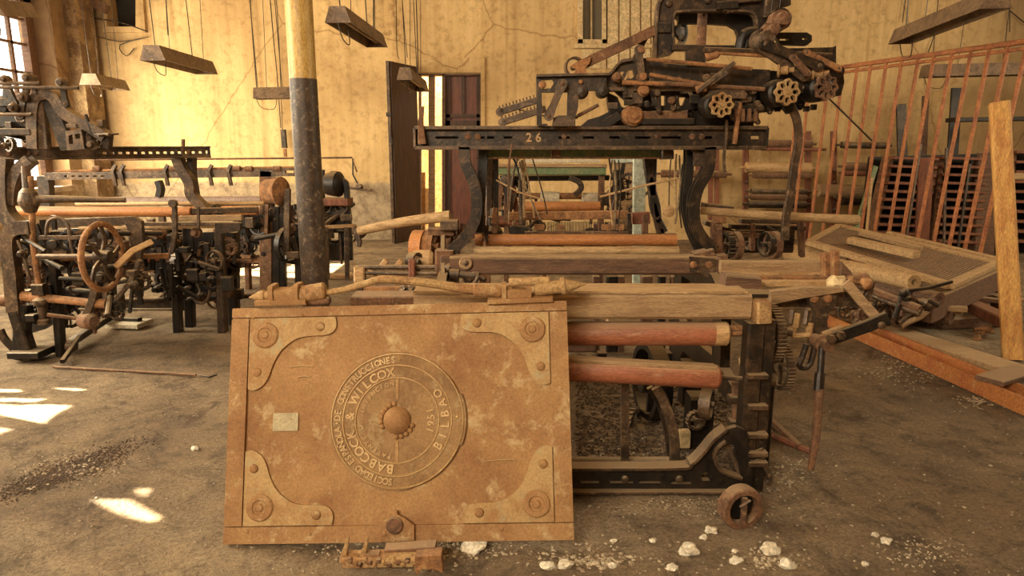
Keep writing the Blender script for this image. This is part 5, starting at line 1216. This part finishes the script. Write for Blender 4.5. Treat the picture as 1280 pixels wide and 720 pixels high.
roll(le, (675, 247), (699, 248), YE + .15, .06, whitec, 'cloth_bobbin'); roll(le, (727, 249), (750, 249), YE + .15, .06, whitec, 'cloth_bobbin')
MB().bar(P(604, 295, YE), P(845, 295, YE), .06, .05).build('low_rail', rustd, le)
MB().bar(P(655, 200, YE + .1), P(750, 200, YE + .1), .03, .05).build('pale_lath', whitec, le)
clutter(le, YE - .1, YE + .4, 608, 655, 225, 300, 34, 41, (black, iron, ironb, rustd, woodr), 1.2)
clutter(le, YE - .1, YE + .4, 758, 800, 225, 300, 22, 42, (black, iron, ironb, rustd), 1.2)
clutter(le, YE - .1, YE + .4, 655, 755, 262, 320, 24, 43, (black, iron, rustd, woodr), 1.2)
bo = tag(MB().bar(P(799, 196, 5.6), V((P(802, 300, 5.6).x, 5.6, 0)), .10, .05, (0, 1, 0)).build('painted_board', bluep), 'pale blue board standing upright behind the right arm of loom 26', 'board')
bo2 = thing('notice_board', 'tan board with a pale frame leaning behind the pale blue board', 'board', V((P(783, 300, 7.4).x, 7.4, 0)))
MB().bar(P(783, 200, 7.4), V((P(783, 300, 7.4).x, 7.4, 0)), .26, .03, (0, 1, 0)).build('board_face', wood, bo2)
MB().bar(P(783, 197, 7.38), P(783, 203, 7.38), .34, .05, (0, 1, 0)).build('board_frame', bluep, bo2)
bb = thing('stacked_timber', 'dark stacked beams and blocks lying under loom 26', 'timber', V((P(780, 440, 4.6).x, 4.9, 0)))
for k, (x0_, x1_, y, m_) in enumerate(((600, 700, 352, bluep), (705, 745, 350, woodd), (640, 820, 356, woodd), (760, 800, 350, wood), (815, 880, 349, rustd))):
    A, B = P(x0_, y, 4.7), P(x1_, y, 4.7); A.z = B.z = .04 + .09 * (k % 4); MB().bar(A, B, .14, .08, (0, 0, 1)).build('timber', m_, bb)
for k, x in enumerate((745, 765, 776, 808, 827, 845, 860)):
    MB().bar(P(x, 345, 4.9), V((P(x, 420, 4.9).x, 4.9, .02)), .05 + .03 * (k % 2), .07, (0, 1, 0)).build('block', (woodd, black, rustd)[k % 3], bb)

# ================================================================== RIGHT SIDE
# roller rack against the back wall
rk = thing('roller_rack', 'wall rack of dark uprights and brackets against the back wall at the right', 'rack', V((P(1000, 300, 11.2).x, 11.2, 0)))
YK = 11.15
for x in (932, 1042, 1010): MB().bar(P(x, 176 if x == 932 else 164, YK), V((P(x, 290, YK).x, YK, 0)), .09, .06, (0, 1, 0)).build('rack_upright', woodr, rk)
for x in (932, 1042):
    for y in (184, 213, 228, 247, 262): MB().bar(P(x, y, YK), P(x + 2, y - 1, YK - .55), .03, .03).build('rack_bracket', ironb, rk)
for a_, b_, m_ in (((872, 200), (872, 275), woodr), ((896, 186), (896, 275), woodr), ((888, 186), (888, 275), woodr)): MB().bar(P(*a_, YK), P(*b_, YK), .07, .05, (0, 1, 0)).build('rack_upright', m_, rk)
i_ = 0
rows = ((934, 1018, 179, .06, rustd, 'brown roller lying on the top bracket of the left wall rack'), (945, 1030, 186, .03, woodr, 'thin rail on the top bracket of the left wall rack'),
        (926, 1017, 209, .085, tanroll, 'pale thick roller, upper of two on the second bracket of the left wall rack'), (935, 1016, 219, .05, rustd, 'brown roller, lower of two on the second bracket of the left wall rack'),
        (932, 1012, 239, .045, ironb, 'topmost of three rollers on the lowest bracket of the left wall rack'), (932, 1011, 246, .05, rustd, 'middle of three rollers on the lowest bracket of the left wall rack'),
        (928, 1011, 255, .06, iron, 'dark bottom roller on the lowest bracket of the left wall rack'),
        (1045, 1113, 181, .055, ironb, 'dark roller on the top bracket of the right wall rack, behind the bars'), (1048, 1110, 208, .07, rustd, 'upper brown roller on the second bracket of the right wall rack'),
        (1048, 1110, 216, .05, woodr, 'lower reddish roller on the second bracket of the right wall rack'), (1016, 1098, 238, .10, wood, 'thick pale roller across the two wall racks behind the bars'),
        (1045, 1095, 250, .08, iron, 'dark roller low on the right wall rack behind the bars'), (820, 912, 217, .06, rustd, 'brown roller on the wall behind the right arm of loom 26'))
for (a_, b_, y, r, m_, lb_) in rows:
    roll_ = MB().lathe(P(a_, y, YK - .3), P(b_, y + 1, YK - .3) - P(a_, y, YK - .3), [(0, .02), (.08, .02), (.085, r)] + [((P(b_, y, YK).x - P(a_, y, YK).x) * .93, r), ((P(b_, y, YK).x - P(a_, y, YK).x) * .94, .02), ((P(b_, y, YK).x - P(a_, y, YK).x), .02)], 14)
    tag(roll_.build('warp_roller', m_), lb_, 'roller', 'rollers on the wall racks')
# bar grating
fg = thing('bar_grating', 'tall rusty grating of round bars standing before the back wall', 'grating', V((4.6, 8.2, 0)))
ga, gb = P(985, 96, 9.95), P(1290, 45, 6.9)
ga.z = gb.z = 2.53
barm = worn('rusty_bar_paint', (.42, .15, .045), (.30, .10, .035), None, 9, 50, .6, 0, .3)
ga2 = ga + (gb - ga) * .19
MB().bar(ga2, gb, .05, .05, (0, 0, 1)).build('top_rail', barm, fg)
MB().bar(ga2 - V((0, 0, .065)), gb - V((0, 0, .065)), .03, .035, (0, 0, 1)).build('second_rail', barm, fg)
MB().bar(V((ga.x, ga.y, .12)), V((gb.x, gb.y, .12)), .05, .05, (0, 0, 1)).build('bottom_rail', barm, fg)
tops = [1000, 1013, 1036, 1054, 1071, 1088, 1107, 1126, 1146, 1166, 1188, 1211, 1234, 1257, 1279]
for k, x in enumerate(tops):
    # the bar crosses the grating's plane where the photograph shows its top
    u0 = (x - 640) / FPX
    best = min((abs((ga + (gb - ga) * (i / 400)).x - u0 * (ga + (gb - ga) * (i / 400)).y / (CS + .32 * SN)), i) for i in range(401))[1]
    p = ga + (gb - ga) * (best / 400)
    top = V((p.x, p.y, 2.53 if k > 2 else 2.30)); bot = V((p.x - .06 - .012 * k, p.y - .02, .02))
    MB().tube([bot, top], .020, 10).build('upright_bar', barm, fg)
tag(MB().tube([P(1035, 122, 8.6), P(1090, 176, 8.4)], .012, 6).build('slanting_rod', iron), 'thin dark rod slanting behind the left bars of the grating', 'rod')
# bobbin crates stacked behind the grating
cr = thing('bobbin_shelving', 'leaning dark red shelving of many thin trays behind the grating', 'shelving', V((P(1180, 300, 9.6).x, 9.8, 0)))
YV = 9.8
for (ta, tb, ba, bb_, n) in (((1110, 197), (1166, 199), (1088, 300), (1148, 302), 11), ((1172, 197), (1226, 199), (1166, 300), (1218, 302), 11), ((1262, 190), (1300, 190), (1256, 300), (1300, 302), 10)):
    for k in range(n):
        t = k / (n - 1); l = (ta[0] + (ba[0] - ta[0]) * t, ta[1] + (ba[1] - ta[1]) * t); r = (tb[0] + (bb_[0] - tb[0]) * t, tb[1] + (bb_[1] - tb[1]) * t)
        MB().bar(P(*l, YV), P(*r, YV), .30, .035, (0, 0, 1)).build('tray', woodr, cr)
    for a_, b_ in ((ta, ba), (tb, bb_)):
        MB().bar(P(*a_, YV + .08), V((P(*b_, YV).x, YV + .08, 0)), .07, .22, (0, 1, 0)).build('shelf_post', rustd, cr)
MB().bar(P(1158, 197, YV - .15), V((P(1150, 330, YV - .15).x, YV - .15, 0)), .20, .04, (0, 1, 0)).build('shelf_side', woodr, cr)
MB().bar(P(1235, 190, YV - .1), V((P(1228, 330, YV - .1).x, YV - .1, 0)), .28, .05, (0, 1, 0)).build('shelf_side', woodd, cr)
MB().pplate([(1085, 196), (1300, 190), (1300, 320), (1070, 320)], YV + .3, .03).build('shelf_back', black, cr)
MB().bar(P(1190, 150, YV + .1), P(1300, 148, YV + .1), .3, .06).build('top_board', black, cr)
# junk standing against the wall behind the grating
def lean(lb_, a_, Yt, b_, Yb, w, t, m_, nm='leaning_board', cat='board'):
    A = P(*a_, Yt); B = P(*b_, Yb)
    if B.z < .3: B.z = .01
    return tag(MB().bar(A, B, w, t, (0, 1, 0)).build(nm, m_), lb_, cat)
lean('dark board standing behind the grating above the shelving, left one', (1126, 130), 10.4, (1133, 300), 10.3, .14, .04, iron)
lean('dark narrow board behind the grating, between grating bars right of the left dark board', (1157, 120), 10.8, (1150, 300), 10.6, .10, .04, woodd)
lean('dark board leaning right behind the grating, topped by a crooked stick', (1196, 110), 10.6, (1184, 300), 10.4, .16, .04, black)
lean('green-grey lath leaning right in front of the wall rack, behind the grating', (1094, 208), 9.6, (1062, 300), 9.3, .07, .05, green, 'leaning_lath', 'lath')
lean('thin pale rod beside the green-grey lath', (1090, 222), 9.4, (1082, 300), 9.3, .03, .03, tanroll, 'leaning_rod', 'rod')
lean('thin iron bar crossing in front of the tray shelving', (1151, 180), 9.4, (1128, 330), 9.2, .03, .03, ironb, 'leaning_rod', 'rod')
lean('second thin iron bar crossing in front of the tray shelving', (1183, 185), 9.4, (1180, 320), 9.2, .03, .03, ironb, 'leaning_rod', 'rod')
lean('slanting iron bar before the right tray shelving', (1212, 205), 9.4, (1196, 320), 9.2, .03, .03, iron, 'leaning_rod', 'rod')
lean('horizontal grey board behind the yellow pine post', (1262, 220), 8.5, (1300, 222), 8.5, .08, .16, wood, 'cross_board', 'board')
# yellow pine post leaning back
pb_ = PZ(1266, 449); pb_.z = 0; pt_ = P(1249, 129, 5.15)
pt = tag(MB().bar(pb_, pt_, .125, .125, (-.55, -1, 0)).build('pine_post', woody), 'square yellow pine post standing upright near the right edge', 'post')
# planks and steel channel on the floor
def plank(nm, lb_, cat, a_, b_, w, t, m_, z0=.0, z1=None):
    A, B = PZ(*a_, z0 + t / 2), PZ(*b_, (z0 if z1 is None else z1) + t / 2); return tag(MB().bar(A, B, w, t, (0, 0, 1)).build(nm, m_), lb_, cat)
stc = thing('steel_channel', 'long orange rusty steel channel lying on the floor at the right', 'steel channel', PZ(1150, 450))
A, B = PZ(1034, 402, .01), PZ(1300, 520, .01)
sdv = (B - A).cross(V((0, 0, 1))).normalized()
MB().sweep([A + V((0, 0, .05)), B + V((0, 0, .05))], [(-.09, -.05), (.09, -.05), (.09, .05), (.075, .05), (.075, -.035), (-.075, -.035), (-.075, .05), (-.09, .05)], (0, 0, 1)).build('channel_section', worn('orange_scale_rust', (.44, .17, .045), (.38, .12, .04), (.50, .30, .11), 5, 90, .85, 0, .5), stc)
plank('grey_plank', 'long grey plank lying on the floor beside the steel channel', 'plank', (1044, 390), (1278, 466), .22, .045, wood, .05)
plank('grey_plank', 'short grey plank with a broken end under the crank lever', 'plank', (1038, 378), (1098, 396), .16, .04, wood, .09)
plank('brown_plank', 'brown timber lying under the right end of the steel frame pile', 'plank', (1205, 378), (1262, 404), .14, .09, woodr, .10)
plank('brown_plank', 'dark timber block under the tray at the foot of the pile', 'plank', (1168, 402), (1240, 398), .22, .10, woodd, .0)
plank('brown_plank', 'dark board lying across the end of the grey plank at the right edge', 'plank', (1236, 476), (1282, 462), .16, .03, woodd, .11)
# reed frame on the pile
rf = thing('reed_frame', 'large wooden frame strung with wires lying tilted on the pile', 'frame', P(1130, 330, 6.2))
c0, c1, c2, c3 = P(1011, 303, 6.6), P(1048, 283, 7.3), P(1246, 330, 6.1), P(1187, 357, 5.3)
n_ = (c3 - c0).cross(c1 - c0).normalized(); n_ = n_ if n_.z > 0 else -n_
for a_, b_, w in ((c0, c1, .06), (c1, c2, .08), (c2, c3, .07), (c0, c3, .08)): MB().bar(a_, b_, w, .05, n_).build('frame_rail', pole_m, rf)
wr = MB()
for k in range(60):
    t = (k + .5) / 60; A = c0 + (c3 - c0) * t; B = c1 + (c2 - c1) * t; wr.bar(A, B, .014, .010, n_)
tag(wr.build('wires', rustd, rf), kind='stuff')
MB().bar(c0 + (c3 - c0) * .25 + n_ * .05 + (c1 - c0) * .35, c0 + (c3 - c0) * .72 + (c1 - c0) * .45 + n_ * .06, .11, .06, n_).build('loose_slat', pole_m, rf)
MB().bar(c1 + (c2 - c1) * .2 + (c0 - c1) * .25 + n_ * .04, c1 + (c2 - c1) * .6 + (c0 - c1) * .30 + n_ * .04, .07, .04, n_).build('loose_slat', wood, rf)
q2 = n_ * .02
tag(MB().bar(P(1110, 292, 7.4), P(1250, 326, 6.5), .10, .05).build('frame_board', pole_m), 'narrow board lying along the far edge of the wire frame', 'board')
# shallow box under the frame
bxk = thing('shallow_box', 'dark shallow wooden box under the right corner of the wire frame', 'box', V((P(1210, 370, 5.5).x, 5.5, 0)))
e0, e1, e2 = P(1166, 376, 5.15), P(1252, 338, 6.2), P(1090, 352, 5.9)
for a_, b_, nm in ((e0, e1, 'box_side'), (e0, e2, 'box_side'), (e2, e2 + (e1 - e0), 'box_side'), (e1, e1 + (e2 - e0), 'box_side')):
    MB().bar(a_ - V((0, 0, .08)), b_ - V((0, 0, .08)), .03, .20, (0, 0, 1)).build(nm, woodd, bxk)
    MB().bar(a_ + V((0, 0, .02)), b_ + V((0, 0, .02)), .045, .02, (0, 0, 1)).build('box_rim', wood, bxk)
MB().plate([(0, 0), ((e1 - e0).length, 0), ((e1 - e0).length, (e2 - e0).length), (0, (e2 - e0).length)], e0 - V((0, 0, .18)), (e1 - e0), (e2 - e0), .02).build('box_floor', woodd, bxk)
MB().box(e1 - V((.1, .2, e1.z / 2 + .1)), .12, .12, e1.z - .2).build('prop', woodd, bxk)
# rollers and rods in the pile
def logr(lb_, a_, Ya, b_, Yb, r, m_, nm='loose_roller', cat='roller', hole=True):
    A, B = P(*a_, Ya), P(*b_, Yb); L_ = (B - A).length
    o = MB().lathe(A, B - A, [(0, r * .95), (.01, r), (L_ - .01, r), (L_, r * .95)] + ([(L_, r * .4), (L_ - .05, r * .4)] if hole else []), 22).build(nm, m_)
    return tag(o, lb_, cat)
logr('thick pale roller with a hollow dark end lying in front of the wire frame', (985, 318), 6.6, (1143, 353), 5.0, .062, pole_m)
logr('shorter pale roller behind the thick one, left of the wire frame', (985, 312), 6.9, (1060, 322), 6.5, .06, pole_m)
logr('dark log lying below the thick pale roller', (1060, 350), 5.8, (1175, 374), 5.0, .055, woodd)
logr('brown pipe lying low in the pile beside the linkage', (1088, 362), 5.0, (1150, 386), 4.7, .028, rustd, 'iron_pipe', 'pipe')
logr('lower brown pipe in the pile beside the linkage', (1092, 370), 5.0, (1150, 392), 4.7, .022, ironb, 'iron_pipe', 'pipe')
logr('dark log at the bottom of the pile behind the linkage', (1070, 372), 6.0, (1190, 396), 5.4, .07, woodd)
pk = thing('tangled_irons', 'tangle of bent iron levers in the pile left of the shallow box', 'scrap iron', V((P(1140, 385, 5).x, 4.9, 0)))
for pts, r, m_ in (([(1128, 365), (1124, 380), (1118, 398)], .018, iron), ([(1128, 364), (1160, 360), (1190, 352)], .014, black), ([(1125, 404), (1140, 390), (1150, 378)], .016, ironb), ([(1128, 406), (1150, 396), (1160, 388)], .022, wood), ([(1150, 378), (1162, 376), (1172, 382)], .02, iron)):
    MB().tube([P(x, y, 4.8) for x, y in pts], r, 8).build('bent_iron', m_, pk)
for x, y, r in ((1130, 366, .035), (1134, 374, .03), (1152, 378, .035), (1160, 384, .03), (1150, 384, .02)): MB().ball(P(x, y, 4.78), r, x, .25, 2).build('lump', iron, pk)
clutter(pk, 4.9, 5.5, 1060, 1165, 380, 405, 26, 77, (woodd, iron, rustd, ironb), 1.0)
dk = thing('scrap_heap', 'low heap of broken laths and irons under the wire frame', 'scrap', V((P(1110, 340, 6.5).x, 6.3, 0)))
rn = random.Random(66)
for k in range(46):
    x, y = rn.uniform(1000, 1240), rn.uniform(352, 388); c = PZ(x, y, .05 + rn.random() * .18); an = rn.uniform(-.9, .3); L_ = rn.uniform(.15, .5)
    d = V((math.cos(an), math.sin(an), rn.uniform(-.1, .1))) * L_; 
    MB().bar(c - d, c + d, rn.uniform(.03, .1), rn.uniform(.02, .04)).build('lath', rn.choice((woodd, wood, rustd, iron)), dk)
tag(MB().ball(PZ(1228, 413, .03), .06, 3, .5, 2, (1.2, .8, .6)).build('brick_shard', rust), 'small reddish shard on the floor left of the pine post', 'shard')
tag(MB().ball(PZ(1222, 423, .02), .035, 9, .4, 2, (1, .8, .6)).build('brick_shard', rust), 'tiny orange shard below the reddish one', 'shard')

# ================================================================== HANGING LAMPS
def lamp(lb_, a_, b_, za=None, Y=None, zb=None, w=.20, h=.11, cords=()):
    A = PZ(*a_, za) if Y is None else P(*a_, Y[0]); B = PZ(*b_, zb if zb is not None else za) if Y is None else P(*b_, Y[1])
    t = thing('hanging_lamp', lb_, 'lamp', (A + B) / 2, 'strip lamps hung over the looms')
    prof = [(-w / 2, -h / 2), (-w / 2 + .012, -h / 2), (-w * .27, h / 2 - .02), (w * .27, h / 2 - .02), (w / 2 - .012, -h / 2), (w / 2, -h / 2), (w * .3, h / 2), (-w * .3, h / 2)]
    MB().sweep([A, B], prof, (0, 0, 1)).build('lamp_housing', enam, t)
    d = (B - A).normalized()
    cap = [(-w / 2, -h / 2), (w / 2, -h / 2), (w * .3, h / 2), (-w * .3, h / 2)]
    MB().sweep([A - d * .005, A + d * .01], cap, (0, 0, 1)).build('end_cap', enam, t)
    MB().sweep([B - d * .01, B + d * .005], cap, (0, 0, 1)).build('end_cap', enam, t)
    MB().tube([A + d * .03 - V((0, 0, h * .1)), B - d * .03 - V((0, 0, h * .1))], .018, 10).build('tube', lampin, t)
    for k, f in enumerate((.06, .3, .72, .95)):
        c = A + (B - A) * f + V((0, 0, h / 2)); MB().tube([c, V((c.x + (.06 if k % 2 else -.05), c.y, ZC))], .006 if k in (0, 2) else .004, 5).build('suspension_cord', iron, t)
    s = A - V((0, 0, h / 2))
    MB().tube(spline([s, s + d * .05 + V((.02, 0, -.12)), s + d * .22 + V((.03, 0, -.14)), s + d * .3], 5), .005, 5).build('loose_wire', iron, t)
    return t
lamp('strip lamp hanging at upper left, its housing pointing away to the right', (190, 66), (258, 85), 2.6, w=.30, h=.17)
lamp('small strip lamp hanging before the dark left corner', (112, 99), (150, 107), 2.45, w=.28, h=.15)
lamp('strip lamp with pale underside hanging right of the iron column', (422, 18), (471, 51), 2.6, w=.22, h=.13)
lamp('strip lamp hung level against the wall, half hidden by the iron column', (320, 117), (366, 116), None, (10.3, 10.3), w=.25, h=.16)
lamp('strip lamp seen end-on above the open door leaf', (506, 92), (527, 108), None, (9.3, 10.6), w=.22, h=.16)
lamp('mottled strip lamp slanting up at the upper right', (1126, 46), (1246, -2), 2.6, w=.22, h=.14)
lamp('long strip lamp hung level behind the grating at the right', (1156, 89), (1290, 86), None, (9.6, 9.6), w=.26, h=.16)
lamp('strip lamp cut by the left edge of the photo, before the tall window', (-20, 8), (28, 12), None, (5.4, 6.4), w=.25, h=.12)
# wires and small fittings on the back wall
def wire(lb_, pts, r=.008, m_=None, Y=YB - .06, nm='wall_wire', cat='wire'):
    return tag(MB().tube(spline([P(x, y, Y) for x, y in pts], 3), r, 6).build(nm, m_ or iron), lb_, cat)
wire('thin dark cable hanging down the wall, left of the upper left lamp', [(207, -10), (209, 30), (210, 44)])
wire('cable pair hanging behind the column lamp, left one', [(312, -10), (316, 50), (321, 112)])
wire('cable hanging to the switch left of the column', [(337, -10), (342, 50), (346, 90), (351, 160)])
wire('thin cable beside the one that hangs to the switch', [(345, -10), (349, 60), (353, 162)], .006)
wire('dark cable dropping by the lamp right of the column', [(467, -10), (467, 34), (470, 42)], .010)
wire('first of the cables hanging above the door leaf', [(495, -10), (496, 60), (499, 74)], .006)
wire('second of the cables hanging above the door leaf', [(502, -10), (506, 40), (509, 72)], .006)
wire('cable hanging down to the door head', [(520, -10), (522, 60), (522, 92)], .008)
wire('looped wire sagging under the dark high window', [(110, 42), (150, 52), (186, 46), (150, 56), (158, 70), (168, 60)], .008)
wire('surface cable running level from the left corner', [(98, 20), (150, 28), (185, 40)], .010)
wire('pair of cables at the far right of the wall, left one', [(1262, -10), (1262, 40)], .008)
wire('pair of cables hanging left of the slanting right lamp', [(1133, -10), (1128, 28)], .007)
wire('cable passing behind the slanting right lamp', [(1175, 20), (1166, 50), (1160, 66)], .009)
wire('cable slanting off the right lamp to the right edge', [(1246, 0), (1285, 32)], .008)
sw = thing('wall_switch', 'narrow dark switch hanging on its cables left of the column', 'switch', P(355, 178, YB - .1))
MB().bar(P(354, 162, YB - .1), P(356, 185, YB - .1), .08, .07, (0, 1, 0)).build('switch_body', iron, sw)
MB().bar(P(356, 186, YB - .1), P(357, 196, YB - .1), .05, .04, (0, 1, 0)).build('switch_handle', rust, sw)
la_ = thing('wall_bracket', 'thin bent rod ending in a small shelf on the wall left of the door', 'bracket', P(445, 230, YB - .15))
MB().tube([P(441, 198, YB - .2), P(441, 218, YB - .2), P(448, 232, YB - .25)], .014, 8).build('bent_rod', iron, la_)
MB().bar(P(438, 235, YB - .2), P(464, 238, YB - .2), .08, .04).build('shelf', ironb, la_)
MB().ball(P(449, 233, YB - .25), .07, 4, .2, 2, (1, .7, .6)).build('lamp_shade', ironb, la_)
